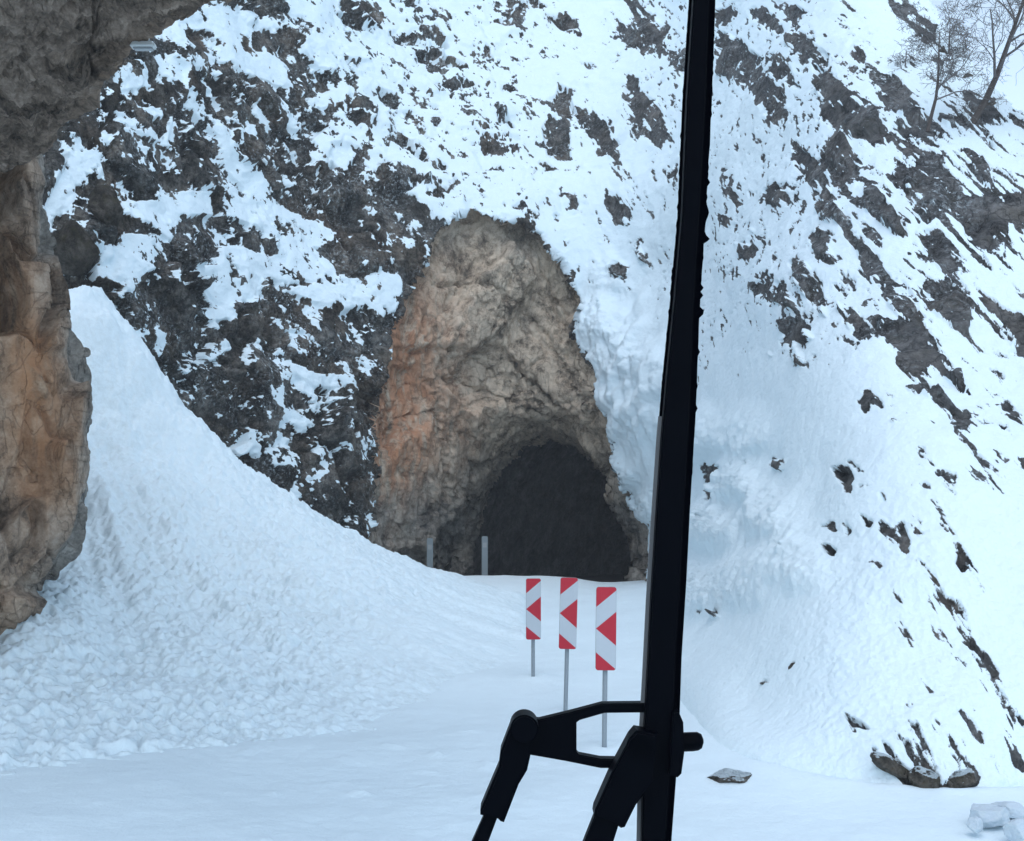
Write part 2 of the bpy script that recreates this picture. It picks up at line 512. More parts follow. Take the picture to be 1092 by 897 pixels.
ROCK_PATCH = (T(364, 0, *map(P, [
    '0,0 60,0 130,40 140,90 60,100 0,80', '150,0 240,0 240,30 180,20', '210,40 300,30 330,70 250,70',
    '520,0 620,0 660,40 600,50 560,40 580,90 540,105 490,75 540,65', '660,60 720,50 755,90 765,130 710,110',
    '165,130 230,95 300,100 350,155 300,150 270,130 200,145', '240,160 310,165 360,190 400,210 390,220 330,240 250,220 300,215 250,190',
    '310,270 370,255 420,285 360,295', '105,290 140,300 190,330 165,360 120,320', '190,350 260,370 260,400 210,380', '270,330 320,345 290,360',
    '370,330 400,360 440,385 400,390', '480,310 520,370 565,415 530,400 500,405', '440,440 570,430 560,470 500,480 520,500 460,480', '540,290 575,310 560,315',
    '690,270 725,290 740,360 720,400 730,500 660,490 640,400 690,375 650,325 690,310', '740,340 830,380 895,470 880,510 940,575 890,550 860,510 810,490 830,460 760,400',
    '855,60 910,100 920,60 960,60 1000,80 1040,90 1030,150 1040,170 960,170 900,140', '890,0 940,0 1000,60 1030,80 980,70', '990,0 1060,40 1088,60 1040,40',
    '1040,160 1110,160 1110,250 1060,210', '910,235 940,250 960,300 1010,330 1050,440 1010,470 960,430 910,390 920,360 950,370 900,320', '770,190 800,200 810,235 780,220',
    '850,590 870,620 915,670 920,720 890,720 860,690', '900,750 950,780 1000,860 960,830', '870,830 930,860 920,897 870,890', '1025,510 1080,550 1080,580 1040,560',
    '720,630 760,650 750,670 730,660', '670,680 700,680 690,715', '660,500 680,540 640,545', '610,530 590,580 620,540', '1050,300 1080,330 1060,330',
    '0,320 60,330 100,380 90,420 0,400', '120,430 200,450 290,490 260,540 210,490 170,470', '300,520 340,530 330,560 300,550',
    '0,610 60,590 130,530 230,560 290,600 220,620 120,650 40,640', '20,530 60,500 80,550 30,575', '290,630 340,600 370,570 380,580 320,650 300,660',
    '10,680 60,660 100,690 150,720 220,740 240,800 240,860 140,830 130,780 60,790 20,750', '230,690 260,670 262,700', '700,760 730,770 710,800', '540,660 590,640 580,680'])) +
    T(728, 0, *map(P, [
        '105,30 160,20 170,60 110,80', '105,90 180,130 240,180 260,240 330,310 320,340 320,390 290,400 240,320 160,240 105,240',
        '260,180 300,170 350,215 350,260 395,290 330,270 300,240', '200,30 250,30 290,50 320,100 280,105', '280,0 330,0 400,40 350,70',
        '330,110 380,110 460,170 470,220 420,190 340,150',
        '410,200 480,240 550,320 600,350 640,400 670,450 660,470 570,440 540,460 550,520 570,580 540,630 500,600 460,540 450,490 500,440 460,390 440,300',
        '350,460 400,490 460,540 470,600 520,700 560,770 600,800 680,897 600,897 540,780 500,720 450,640 400,580 370,540',
        '430,650 490,680 480,720 440,700', '410,740 450,740 500,860 420,800', '570,210 640,240 690,260 760,370 820,480 760,460 690,420 680,390 740,410 640,330 600,260',
        '550,140 590,180 570,190', '600,160 640,210 620,200',
        '700,480 760,470 850,560 910,640 1000,640 1040,700 1020,830 960,800 900,760 900,690 820,680 780,720 740,680 750,650 680,600 670,550 740,540',
        '880,480 920,480 960,530 1000,620 960,600 920,550', '590,600 650,640 710,750 680,750 590,680', '750,730 810,740 880,870 830,880 770,800',
        '650,0 690,0 720,50 690,50', '800,370 860,390 880,430 830,400', '130,555 150,570 190,660 160,640', '100,670 140,680 170,740 120,710',
        '190,710 240,740 300,800 250,770', '160,770 240,790 200,830', '250,850 290,890 260,890', '110,850 160,860 170,897', '250,600 320,590 350,660 310,660 250,640',
        '330,830 390,840 420,870 380,897', '230,390 290,450 260,430', '360,390 385,410 370,420', '1030,660 1088,760 1060,740',
        '820,310 900,380 960,440 900,400', '930,380 1030,500 980,460', '700,290 720,290 770,370 740,350', '1000,640 1100,620 1100,700 1050,700', '930,780 990,850 970,850'])) +
    T(728, 300.2, *map(P, [
        '200,0 310,0 360,60 370,110 330,80 230,40', '370,0 440,0 450,80 470,130 400,60', '310,130 350,110 400,150 430,190 380,200 400,260 430,290 380,270 330,190',
        '490,70 540,80 570,120 630,110 650,140 700,130 640,60 640,-10 700,-10 740,60 770,130 840,230 890,290 900,330 940,355 890,340 800,260 770,290 840,370 880,410 910,450 890,510 960,590 970,620 940,600 880,520 840,430 800,390 720,350 710,330 760,330 690,270 660,200 640,170 570,180 540,170',
        '740,0 860,0 880,50 930,60 980,50 1060,100 1110,110 1110,230 1040,220 1060,160 1000,100 960,90 920,90 910,160 860,140 780,90',
        '560,390 590,350 650,400 650,420 600,385 580,430', '660,450 675,445 697,468 670,465', '620,430 632,428 645,455', '265,210 300,240 290,250', '232,150 250,150 250,165',
        '505,235 520,235 528,280', '470,590 540,600 560,650 540,680 500,630', '520,575 560,590 605,625 560,605', '565,650 580,648 612,668 590,665', '620,655 655,710 630,700',
        '560,740 610,760 610,790 580,780', '660,770 700,765 715,800 725,880 690,830 630,790 625,740', '520,740 540,800 520,820', '440,790 490,760 500,800',
        '455,840 500,860 490,885 460,870', '815,610 860,640 865,675 830,655', '735,640 790,655 780,675', '900,845 930,885 915,890', '860,865 897,890 880,897',
        '970,550 1035,590 1020,605 980,590', '1000,380 1060,410 1085,470 1030,430', '920,370 1000,440 960,410', '950,460 1050,470 1000,490', '1020,345 1070,410 1050,400',
        '1060,580 1100,590 1100,650', '300,570 345,575 335,610 300,600', '230,570 250,580 240,605', '205,485 225,510 215,512', '60,560 100,585 155,598 130,640 155,690 120,705 85,650',
        '225,690 245,705 230,705', '95,760 110,760 110,790', '340,860 370,870 360,885', '700,690 715,695 710,705'])) +
    T(728, 597, *map(P, [
        '500,480 560,510 610,545 540,530', '530,545 545,540 560,555', '520,565 530,560 540,580', '600,600 635,605 610,620', '630,565 660,590 690,630 650,620',
        '610,630 680,650 740,680 790,660 820,690 800,735 760,738 700,700 650,670', '820,700 880,710 920,690 950,680 940,720 870,750 830,730', '900,640 945,670 940,690',
        '870,470 900,480 950,560 960,610 920,560', '880,240 940,270 970,300 1010,360 990,385 960,310', '1045,390 1060,395 1085,430', '990,465 1065,565 1040,540',
        '1040,480 1088,520 1088,550', '480,280 492,282 505,320', '60,172 80,165 95,175 75,185', '100,180 130,180 125,195 108,197', '145,310 160,318 150,322',
        '165,338 188,345 178,358', '250,383 285,388 275,398 255,395', '432,492 458,500 445,508', '580,0 640,20 620,30', '860,0 910,30 890,45', '820,420 845,425 835,432', '960,620 985,635 970,640'])) +
    [P(q) for q in ('968,24 985,15 998,22 1000,40 990,52 975,35', '990,55 1003,60 1006,75 998,72', '1025,95 1045,105 1062,110 1064,125 1048,130 1035,120', '958,0 966,0 972,14 966,22')])
OUTLINE_RIM = None

# raster of the patches, softened
RX0, RY0, RW, RH = -120, -120, 1340, 1130
_uu, _vv = np.meshgrid(np.arange(RW) + RX0 + 0.5, np.arange(RH) + RY0 + 0.5)
ras = np.zeros((RH, RW), bool)


def paint(poly, val):
    xs = [p[0] for p in poly]; ys = [p[1] for p in poly]
    x0 = max(int(min(xs)) - RX0 - 2, 0); x1 = min(int(max(xs)) - RX0 + 3, RW)
    y0 = max(int(min(ys)) - RY0 - 2, 0); y1 = min(int(max(ys)) - RY0 + 3, RH)
    if x1 <= x0 or y1 <= y0:
        return
    ins = inside(_uu[y0:y1, x0:x1], _vv[y0:y1, x0:x1], poly)
    ras[y0:y1, x0:x1][ins] = val


for p in BASE_ROCK:
    paint(p, True)
for p in SNOW_PATCH:
    paint(p, False)
for p in ROCK_PATCH:
    paint(p, True)
# rim of bare rock round the tunnel hollow
paint(O0, True)


def blur(a, s):
    r = int(3 * s + 1)
    k = np.exp(-0.5 * (np.arange(-r, r + 1) / s) ** 2); k /= k.sum()
    b = np.pad(a, r, mode='edge')
    b = sum(k[i] * b[:, i:i + a.shape[1]] for i in range(2 * r + 1))
    return sum(k[i] * b[i:i + a.shape[0]] for i in range(2 * r + 1))


_r = ras.astype(float) * 2 - 1
Bf = blur(_r, 1.5) * 0.6 + blur(_r, 6.0) * 0.4 + 0.10


def sample(A, u, v):
    x = np.clip(u - RX0 - 0.5, 0, RW - 1.001); y = np.clip(v - RY0 - 0.5, 0, RH - 1.001)
    i = x.astype(int); j = y.astype(int); fx = x - i; fy = y - j
    return (A[j, i] * (1 - fx) * (1 - fy) + A[j, i + 1] * fx * (1 - fy) + A[j + 1, i] * (1 - fx) * fy + A[j + 1, i + 1] * fx * fy)


# ------------------------------------------------------------------ mountain
def axis(parts):
    out = []
    for a, b, s in parts:
        out.append(np.arange(a, b, s))
    return np.concatenate(out)


us = axis([(-640, -40, 14), (-40, 1130, 1.3), (1130, 1920, 14)])
vs_ = axis([(-300, -24, 9), (-24, 905, 1.3), (905, 960, 8)])
U, V = np.meshgrid(us, vs_)
print('mountain grid', U.shape)
sky_u = [-640, 300, 800, 950, 985, 1000, 1018, 1035, 1052, 1072, 1092, 1130, 1250, 1500, 1920]
sky_v = [-230, -230, -140, -60, -10, 14, 38, 62, 84, 106, 124, 158, 240, 350, 450]
Vs = np.interp(U, sky_u, sky_v) + 3.0 * perlin(np.stack([U * 0.06, U * 0 + 3.3, U * 0], -1)) + 1.5 * perlin(np.stack([U * 0.19, U * 0 + 8.3, U * 0], -1))
over = np.maximum(Vs - V, 0)                                  # beyond the ridge: the far side falls away
Vc = np.maximum(V, Vs)
D = D_face(U, Vc)
# tunnel hollow
_q0 = np.stack([U * 0.045, V * 0.045, U * 0], -1)
Uo = U + (7 + 6 * sstep(U, 560, 620)) * fbm(_q0 * 1.3, 4, 0.65, 3) * sstep(V, 640, 600); Vo = V + 7 * fbm(_q0, 3, 0.6, 33)
inO = inside(Uo, Vo, O0)
_wa = 4.5 * fbm(_q0 * 2.2, 3, 0.6, 63); Ua = U + _wa; Va = V + 4.5 * fbm(_q0 * 2.2, 3, 0.6, 93)
inA = inside(Ua, Va, A1)
dO = np.zeros(U.shape); dA = np.ones(U.shape)
dO[inO] = seg_dist(Uo[inO], Vo[inO], O0); dA[inO] = seg_dist(Ua[inO], Va[inO], A1); dA[inA] = 0.0
tt = np.where(inO, dO / (dO + dA + 1e-6), 0)
def alc(u, v):
    return 1.0 + 2.4 * sstep(v, 400, 560) * sstep(u, 660, 560)


rec = 0.7 * np.minimum(1, dO / 9.0) ** 0.6 + alc(U, V) * tt ** 1.1 + 1.6 * tt ** 5
D = D + np.where(inO, rec, 0)
P0 = at(U, Vc, D)
P0 += over[..., None] * np.array([0.0, 0.035, -0.022])
Nn = grid_normals(P0)

wR = sstep(U, 520, 760)
calm = sstep(U, 690, 730) * sstep(V + 60 * fbm(P0 * 0.5, 3, 0.5, 77), 320, 440) * sstep(U, 1010, 880)
calm = np.maximum(calm, np.exp(-(((U - 690) / 45) ** 2 + ((V - 420) / 90) ** 2)))
fallR = np.array([0.22, -0.72, -0.66]); fallR /= np.linalg.norm(fallR)
fallM = np.array([0.45, -0.45, -0.77]); fallM /= np.linalg.norm(fallM)


def aniso(Pw, d, k):
    a = (Pw * d).sum(-1)
    return Pw - d * (a * (1 - k))[..., None]


# relief
big = fbm(P0 * 0.33, 3, 0.5, 3)
blk, edge = cells(aniso(P0, np.array([0, 0, 1.0]), 0.75) * np.array([1, 1, 1]) * 0.85 + 0.3 * np.stack([fbm(P0 * 1.6, 4, 0.55, 5), fbm(P0 * 1.6, 4, 0.55, 25), fbm(P0 * 1.6, 4, 0.55, 45)], -1))
rr = ridged(P0 * 1.3, 5, 0.42)
_rk = sstep(sample(Bf, U, V), -0.3, 0.3)
_ab = (1 - wR) * 1.0 + wR * 0.40
_d1 = 0.30 * big * (1 - 0.4 * wR) * (1 - 0.7 * calm) + _ab * 0.60 * (blk - 0.5) * sstep(edge, 0.0, 0.32) * (0.30 - 0.2 * wR + (0.7 + 0.2 * wR) * _rk) + 0.08 * rr * (0.15 + 0.85 * _rk)
P1 = P0 + Nn * _d1[..., None]
N1 = grid_normals(P1)
upness = np.clip(N1[..., 2] - Nn[..., 2], -0.6, 0.6)
PR = aniso(P1, fallR, 0.14)
PM = aniso(P1, fallM, 0.7)
nL = 0.3 * fbm(PM * 1.3, 3, 0.6) + 0.8 * fbm(PM * 3.2, 5, 0.75, 3.0)
nR = 0.2 * fbm(PR * 2.4, 3, 0.6, 31.0) + 0.8 * fbm(PR * 6.0, 5, 0.75, 61.0)
print('noise std', nL.std(), nR.std())
nz = nL * (1 - wR) + nR * wR
# small wobble of the patch outlines
wob = np.stack([perlin(P1 * 1.9 + 5), perlin(P1 * 1.9 + 55)], -1) * 4 + np.stack([perlin(P1 * 5.3 + 15), perlin(P1 * 5.3 + 85)], -1) * 3.0
B = sample(Bf, U + wob[..., 0], V + wob[..., 1])
out_f = np.maximum(np.maximum(sstep(U, -30, -120), sstep(U, 1120, 1200)), np.maximum(sstep(V, -10, -90), sstep(V, 905, 960)))
B = B * (1 - out_f) + (fbm(P0 * 0.5, 3) * 1.6 - 0.25) * out_f
# how speckled each area is
g2 = lambda a, b, ra, rb: np.exp(-(((U - a) / ra) ** 2 + ((V - b) / rb) ** 2))
speck = 1.75 + 0.25 * wR + 0.75 * g2(470, 90, 120, 110) + 0.5 * g2(1000, 160, 110, 120) + 0.4 * g2(330, 430, 90, 90) + 0.2 * g2(250, 180, 150, 120)
speck = speck * (1 - 0.74 * calm)
s = B * (0.58 + 0.02 * wR) + speck * nz * (1.35 - 0.3 * wR) - (0.5 - 0.25 * wR) * upness * np.where(calm > 0.5, 0.3, 1) - 0.10 * (1 - wR) + 0.07 * wR * sstep(V, 520, 380) - 0.02 + 0.16 * g2(1000, 220, 110, 130)
dens = sample(blur(ras.astype(float), 16), U, V) * (1 - out_f)
PS = aniso(P1, fallR, 0.055)
nS = fbm(PS * 7.0, 3, 0.6, 123) + 0.6 * fbm(PS * 15.0, 2, 0.6, 143)
s = s + wR * 2.6 * np.clip(dens - 0.03, 0, 0.45) * nS * (1 - 0.6 * calm)
# flat ledges hold snow, steep faces do not
s = np.where(inO, np.maximum(s, 0.5), s)
rim = np.zeros(U.shape); near = (U > 360) & (U < 720) & (V > 200) & (V < 660)
rim[near] = np.exp(-(seg_dist(U[near], V[near], O0) / 7.0) ** 2)
rockm = sstep(s, -0.05, 0.10)
warm = np.clip(0.55 * np.exp(-(((U - 400) / 60) ** 2 + ((V - 470) / 130) ** 2)) + 0.35 * np.exp(-(((U - 330) / 50) ** 2 + ((V - 230) / 40) ** 2))
               + 0.6 * np.exp(-(((U - 770) / 25) ** 2 + ((V - 505) / 30) ** 2)) + 0.5 * np.exp(-(((U - 660) / 30) ** 2 + ((V - 500) / 90) ** 2))
               + 0.45 * np.exp(-(((U - 1000) / 60) ** 2 + ((V - 330) / 20) ** 2)) + 1.1 * fbm(P0 * 0.8, 3, 0.5, 71) + 0.10 + rim * 0.5, 0, 1) * 0.85 * (1 - 0.6 * wR * sstep(V, 640, 560))
slab_h, slab_e = cells(P0 * np.array([0.42, 0.42, 0.34]) + 0.10 * np.stack([fbm(P0 * 1.1, 3, 0.5, 5), fbm(P0 * 1.1, 3, 0.5, 25), fbm(P0 * 1.1, 3, 0.5, 45)], -1), 7.7)
fadeg = np.where(inO, 0.12, 1.0)
amp_blk = (1 - wR) * 1.0 + wR * 0.40
big = np.where(inO, 0.5 * big, big)
disp = 0.30 * big * (1 - 0.4 * wR) * (1 - 0.7 * calm) * fadeg + amp_blk * 0.60 * (blk - 0.5) * sstep(edge, 0.0, 0.32) * fadeg * (0.30 - 0.2 * wR + (0.7 + 0.2 * wR) * _rk) + (0.08 - 0.03 * wR) * rr * (0.25 + 0.75 * _rk) * np.where(inO, 0.35, 1)
disp -= rockm * amp_blk * 0.10 * sstep(edge, 0.12, 0.0)
disp += np.where(inO, 0.0, (1 - _rk) * (0.07 - 0.05 * wR) + (1 - rockm) * 0.012)           # snow lies proud of the rock
lump = fbm(P0 * 3.2, 4, 0.55, 12)
disp += (1 - rockm) * 0.028 * lump * (1 - 0.75 * calm)
grain = sstep(U, 820, 900) * sstep(V, 480, 600)
disp += (1 - rockm) * grain * (0.016 * fbm(aniso(P0, fallR, 0.5) * 5.5, 3, 0.6, 40) + 0.014 * fbm(P0 * 14, 3, 0.6, 45))
# ledges and joints of the tan hollow
def joint(pts, w):
    e = np.zeros(U.shape); m_ = (U > 380) & (U < 700) & (V > 210) & (V < 660)
    e[m_] = np.exp(-(seg_dist(Uo[m_], Vo[m_], pts, False) / w) ** 2)
    return e


for pts, w, dep in (([(432, 374), (470, 372), (505, 376), (535, 372), (548, 385), (565, 408), (600, 440)], 2.6, 0.20), ([(462, 305), (500, 300), (540, 318), (575, 345), (600, 385), (618, 430)], 2.4, 0.16),
                    ([(470, 400), (510, 412), (545, 432), (590, 450)], 2.2, 0.12), ([(486, 250), (492, 300), (488, 345), (470, 400), (474, 470), (480, 540)], 2.6, 0.15),
                    ([(440, 318), (428, 370), (418, 420)], 2.2, 0.16), ([(455, 322), (444, 362), (436, 410), (420, 470)], 2.0, 0.14), ([(540, 300), (536, 340), (545, 372)], 2.2, 0.12), ([(404, 448), (440, 442), (480, 436)], 2.0, 0.12),
                    ([(560, 250), (585, 300), (600, 345), (625, 400), (640, 470)], 2.4, 0.16)):
    disp -= np.where(inO, dep * joint(pts, w) * sstep(tt, 0.0, 0.12), 0)
ledge = sstep(Vo - np.interp(Uo, [400, 432, 505, 548, 600, 660], [378, 374, 376, 385, 440, 470]), -10, 5)
disp += np.where(inO, 0.22 * (0.5 - ledge) * sstep(tt, 0.02, 0.12), 0)
ribs = ridged(aniso(P0, np.array([0.22, 0.1, 0.97]), 0.25) * 1.7, 4, 0.5, 50)
disp += np.where(inO, (0.15 * ribs * sstep(U, 520, 430) + 0.03 * ribs) * sstep(tt, 0.0, 0.10), 0)
disp += np.where(inO, (0.55 * (slab_h - 0.5) * sstep(slab_e, 0.0, 0.10) - 0.06 * sstep(slab_e, 0.04, 0.0)) * sstep(tt, 0.0, 0.1) * sstep(tt, 1.0, 0.85), 0)
# pillows of snow hanging beside the tunnel and on the shoulder
pil = np.exp(-(((U - 672) / 40) ** 2 + ((V - 420) / 110) ** 2)) + 0.35 * np.exp(-(((U - 800) / 70) ** 2 + ((V - 540) / 80) ** 2))
disp += pil * (1 - rockm) * np.where(inO, 0, 1) * (0.30 * fbm(P0 * 1.0, 2, 0.5, 90) + 0.22 * np.abs(perlin(P0 * 1.3 + 7)) + 0.05)
for pu, pv, pr, ph in ((640, 352, 24, 0.40), (668, 388, 30, 0.38), (652, 425, 20, 0.22), (684, 452, 28, 0.36), (672, 505, 20, 0.28), (690, 545, 20, 0.30), (650, 300, 22, 0.22), (700, 410, 26, 0.25),
                       (752, 470, 24, 0.35), (792, 520, 28, 0.30), (764, 570, 30, 0.34), (826, 560, 30, 0.22), (850, 612, 34, 0.22), (742, 640, 30, 0.26), (800, 470, 26, 0.22), (730, 560, 22, 0.3), (795, 630, 30, 0.18)):
    e_ = ((U - pu) / pr) ** 2 + ((V - pv) / (pr * np.where(V > pv, 0.62, 1.25))) ** 2
    disp += np.where(inO, 0, ph * np.exp(-e_ ** 1.5) * (0.8 + 0.35 * lump) * (0.35 + 0.65 * (1 - rockm)))
disp *= sstep(over, 60, 0)
Pm = P0 + Nn * disp[..., None]
powder = np.clip(0.35 + 0.8 * fbm(P0 * 0.8, 3, 0.5, 19) + 0.3 * np.exp(-(((U - 460) / 130) ** 2 + ((V - 90) / 120) ** 2)), 0, 1)

A_all = {'rock': s, 'warm': warm, 'powder': powder, 'side': wR}
ny, nx = U.shape
qc = lambda A: 0.25 * (A[:-1, :-1] + A[1:, :-1] + A[1:, 1:] + A[:-1, 1:])
inOq = qc(inO.astype(float)) > 0.5
inAq = qc(inA.astype(float)) > 0.5
flat = Pm.reshape(-1, 3)
v_, q_, a_ = compact(flat, grid_quads(ny, nx, ~inOq), A_all)
mountain = mesh_from('mountain', v_, q_, M_mountain, attrs=a_)
mountain['kind'] = 'structure'

# ------------------------------------------------------------------ far tunnel
tunnel = empty('road_tunnel', (0.6, 31.5, 0), 'dark arched tunnel mouth cut under a tan and rust stained rock hollow', 'tunnel')
rust = np.clip(np.exp(-(((U - 418 - (430 - V) * 0.08) / 46) ** 2 + ((V - 430) / 120) ** 2)) * 1.5 + 0.35 * np.exp(-(((U - 490) / 25) ** 2 + ((V - 440) / 60) ** 2)), 0, 1)
greyv = np.clip(sstep(V, 455, 560) * 0.9 + 0.5 * np.exp(-(((U - 540) / 70) ** 2 + ((V - 250) / 25) ** 2)) + 0.4 * fbm(P0 * 0.9, 3, 0.5, 8) - rust * 0.5, 0, 1)
v_, q_, a_ = compact(flat, grid_quads(ny, nx, inOq & ~inAq), {'rust': rust, 'grey': greyv})
v_ = v_ - np.array(tunnel.location)
mesh_from('portal_rock', v_, q_, M_cave, tunnel, a_)


def resample(poly, n):
    p = np.array(poly, float)
    d = np.concatenate([[0], np.cumsum(np.hypot(*np.diff(p, axis=0).T))])
    t = np.linspace(0, d[-1], n)
    return np.interp(t, d, p[:, 0]), np.interp(t, d, p[:, 1])


ua, va = resample(A1, 240)
# start a little outside the opening and behind the portal skin
cxa, cya = 592, 600
ua2 = cxa + (ua - cxa) * 1.12; va2 = cya + (va - cya) * 1.12
D_a = D_face(ua, va) + 2.3 + alc(ua, va)
ring = at(ua2, va2, D_a + 0.05)
rings = []
for k in range(70):
    t = k / 69.0
    dd = 16.0 * t
    off = np.array([0.25 * dd + 0.06 * dd ** 2, dd, 0.0])
    scl = 1.0 + 0.05 * math.sin(dd)
    c = ring.mean(0)
    rg = c + (ring - c) * np.array([scl, 1, 1.0]) + off
    rings.append(rg)
Rg = np.array(rings)
cen = Rg.mean(1, keepdims=True)
dirn = (Rg - cen); dirn[..., 1] = 0; dirn /= np.linalg.norm(dirn, axis=-1)[..., None]
wk = np.minimum(1, np.arange(70) / 6.0)[:, None]
Rg = Rg + dirn * ((0.28 * fbm(Rg * 0.8, 4, 0.55, 2) + 0.10 * ridged(Rg * 2.2, 3)) * wk)[..., None]
rust_b = np.zeros(Rg.shape[:2]); grey_b = np.full(Rg.shape[:2], 0.25)
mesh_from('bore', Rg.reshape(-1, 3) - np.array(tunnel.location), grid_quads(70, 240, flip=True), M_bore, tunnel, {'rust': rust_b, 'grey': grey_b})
# end of the visible bore, where it bends out of sight
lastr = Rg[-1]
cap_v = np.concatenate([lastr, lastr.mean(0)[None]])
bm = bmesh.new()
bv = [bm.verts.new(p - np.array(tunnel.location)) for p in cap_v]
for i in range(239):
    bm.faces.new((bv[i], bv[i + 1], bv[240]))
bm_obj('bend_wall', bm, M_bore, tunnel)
# road inside the tunnel
gx = np.linspace(-7, 16, 60); gy = np.linspace(31.5, 52, 60)
GX, GY = np.meshgrid(gx, gy)
GZ = -0.15 - 0.075 * (GY - 31.5) + 0.03 * perlin(np.stack([GX, GY, GX * 0], -1))
M_road = plain('wet_road', (0.02, 0.02, 0.022), 0.6, 0.3)
mesh_from('road_surface', np.stack([GX, GY, GZ], -1) - np.array(tunnel.location), grid_quads(60, 60, flip=True), M_road, tunnel)

# ------------------------------------------------------------------ snowy road (ground sheet)
gx = axis([(-600, -20, 40), (-20, -9, 0.5), (-9, 8, 0.06), (8, 20, 0.5), (20, 620, 40)])
gy = axis([(-300, 0, 30), (0, 5, 0.5), (5, 20, 0.045), (20, 33, 0.09), (33, 60, 3), (60, 1200, 60)])
GX, GY = np.meshgrid(gx, gy)
Q = np.stack([GX, GY, GX * 0], -1)
nearw = sstep(GY, 40, 33) * sstep(np.abs(GX), 20, 12)
GZ = nearw * (0.07 * fbm(Q * 0.45, 3) + 0.012 * fbm(Q * 3.0, 4, 0.55, 7) + 0.010 * sstep(GY, 12, 9) * fbm(Q * 9, 3, 0.6, 3))
# drift crest before the tunnel
GZ += 0.16 * np.exp(-((GY - 29.6) / 1.6) ** 2) * np.exp(-((GX + 0.6) / 2.0) ** 2) - 0.10 * np.exp(-((GY - 29.8) / 1.4) ** 2) * np.exp(-((GX - 2.2) / 0.8) ** 2)
GZ -= sstep(GY, 30.6, 33.5) * 3.2 * (GY < 60) * (np.abs(GX) < 19)
# loose clods thrown in front of the slide
cl = perlin(Q * 6.0 + 3) * perlin(Q * 2.1 + 30)
zone = np.exp(-(((GX + 1.6) / 2.6) ** 2 + ((GY - 11.6) / 2.0) ** 2)) + 0.6 * np.exp(-(((GX + 0.2) / 2.0) ** 2 + ((GY - 9.3) / 1.0) ** 2))
GZ += np.clip(cl - 0.08, 0, 1) * 0.13 * np.clip(zone, 0, 1) + 0.012 * np.clip(zone, 0, 1) * fbm(Q * 7, 4, 0.65, 9)
_toe = [(4.6, 10.3), (3.6, 10.4), (2.7, 10.8), (2.15, 11.4), (1.9, 12.6), (2.1, 18), (2.8, 25.8), (3.2, 29)]
fil = np.exp(-seg_dist(GX, GY, _toe, False) / 0.45)
GZ += 0.13 * fil * nearw
for mu, mv in ((645, 802), (603.5, 757), (569, 724)):
    mD = 2.8 * F / (mv - 497); mx = (mu - CX) / F * mD
    rr0 = np.hypot(GX - mx, GY - mD - 0.05)
    GZ += 0.06 * np.exp(-(rr0 / 0.22) ** 2) - 0.05 * np.exp(-(rr0 / 0.07) ** 2)
ground = mesh_from('snowy_road', np.stack([GX, GY, GZ], -1), grid_quads(len(gy), len(gx), flip=True), M_ground)
ground['kind'] = 'structure'

# ------------------------------------------------------------------ avalanche heap
sx = np.arange(-10.5, 1.0, 0.023); sy = np.concatenate([np.arange(10.2, 19, 0.02), np.arange(19, 31.2, 0.035)])
SX, SY = np.meshgrid(sx, sy)
AX, AY = -8.2, 22.9
dx, dy = SX - AX, SY - AY
r = np.maximum(np.hypot(dx, dy) - 0.5 * sstep(dy, -2.0, 0.5), 0)
front = sstep(-dy / (r + 1e-6), 0.2, 1.0)
Q = np.stack([SX, SY, SX * 0], -1)
rw = r * (1 - 0.02 * front) + 0.35 * fbm(Q * 0.55, 3, 0.5, 4) + 0.12 * fbm(Q * 2.0, 3, 0.5, 44)
SZ = np.interp(rw, [0, 0.5, 0.9, 1.5, 2.3, 3.7, 5.4, 7.0, 9.0, 10.6, 11.6, 12.1, 14], [6.05, 5.55, 4.9, 3.95, 3.02, 2.02, 1.22, 0.72, 0.40, 0.20, 0.07, -0.05, -0.5])
SZ = np.where(r < 14, SZ, -0.5)
SZ += 0.55 * np.exp(-((SX + 6.3) / 1.2) ** 2 - ((SY - 15.2) / 1.7) ** 2)
# smooth the profile corners
body = sstep(rw, 12.3, 10.5)
n_a = fbm(Q * 1.2, 3, 0.5, 6)
n_b = fbm(Q * 3.4, 4, 0.6, 16)
Qw = np.stack([SX + 0.10 * n_b, SY * 0.85 + 0.10 * n_a, SZ * 1.2], -1)
rough_zone = (1 - 0.75 * sstep(SX + 0.6 * n_a, -3.2, -0.3)) * (0.62 + 0.38 * sstep(SX + 0.25 * (SY - 15) + 0.8 * n_a, 1.0, -3.5) * sstep(r, 1, 4.0))
SZ = SZ + sstep(rw, 12.6, 11.5) * (0.10 * n_a + rough_zone * (0.055 * n_b + 0.05 * fbm(Qw * 6.5, 2, 0.5, 3) + 0.062 * perlin(Qw * 10.0 + 31) + 0.035 * perlin(Qw * 17.0 + 61)))
# run-out grooves down the fan
ang = np.arctan2(dx, -dy)
groove = perlin(np.stack([ang * 9, r * 0.25, r * 0], -1)) + 0.6 * perlin(np.stack([ang * 23, r * 0.3, r * 0 + 5], -1))
SZ = SZ + 0.10 * groove * sstep(rw, 11.5, 8) * sstep(r, 1.5, 4)
SZ = SZ - 0.42 * sstep(SX + 0.5 * n_a, -3.6, 0.6) * sstep(SY, 11, 15) - 0.5 * sstep(SX, 0.1, 0.95) - 0.6 * sstep(SY, 30.0, 31.0)
keepq = ((SZ[:-1, :-1] > -0.3) | (SZ[1:, 1:] > -0.3))
v_, q_, _ = compact(np.stack([SX, SY, SZ], -1).reshape(-1, 3), grid_quads(len(sy), len(sx), keepq, flip=True), {})
slide = mesh_from('avalanche_heap', v_, q_, M_slide)
tag(slide, 'grainy avalanche snow heap fanning down from the gully beside the near rock wall', 'snow heap')

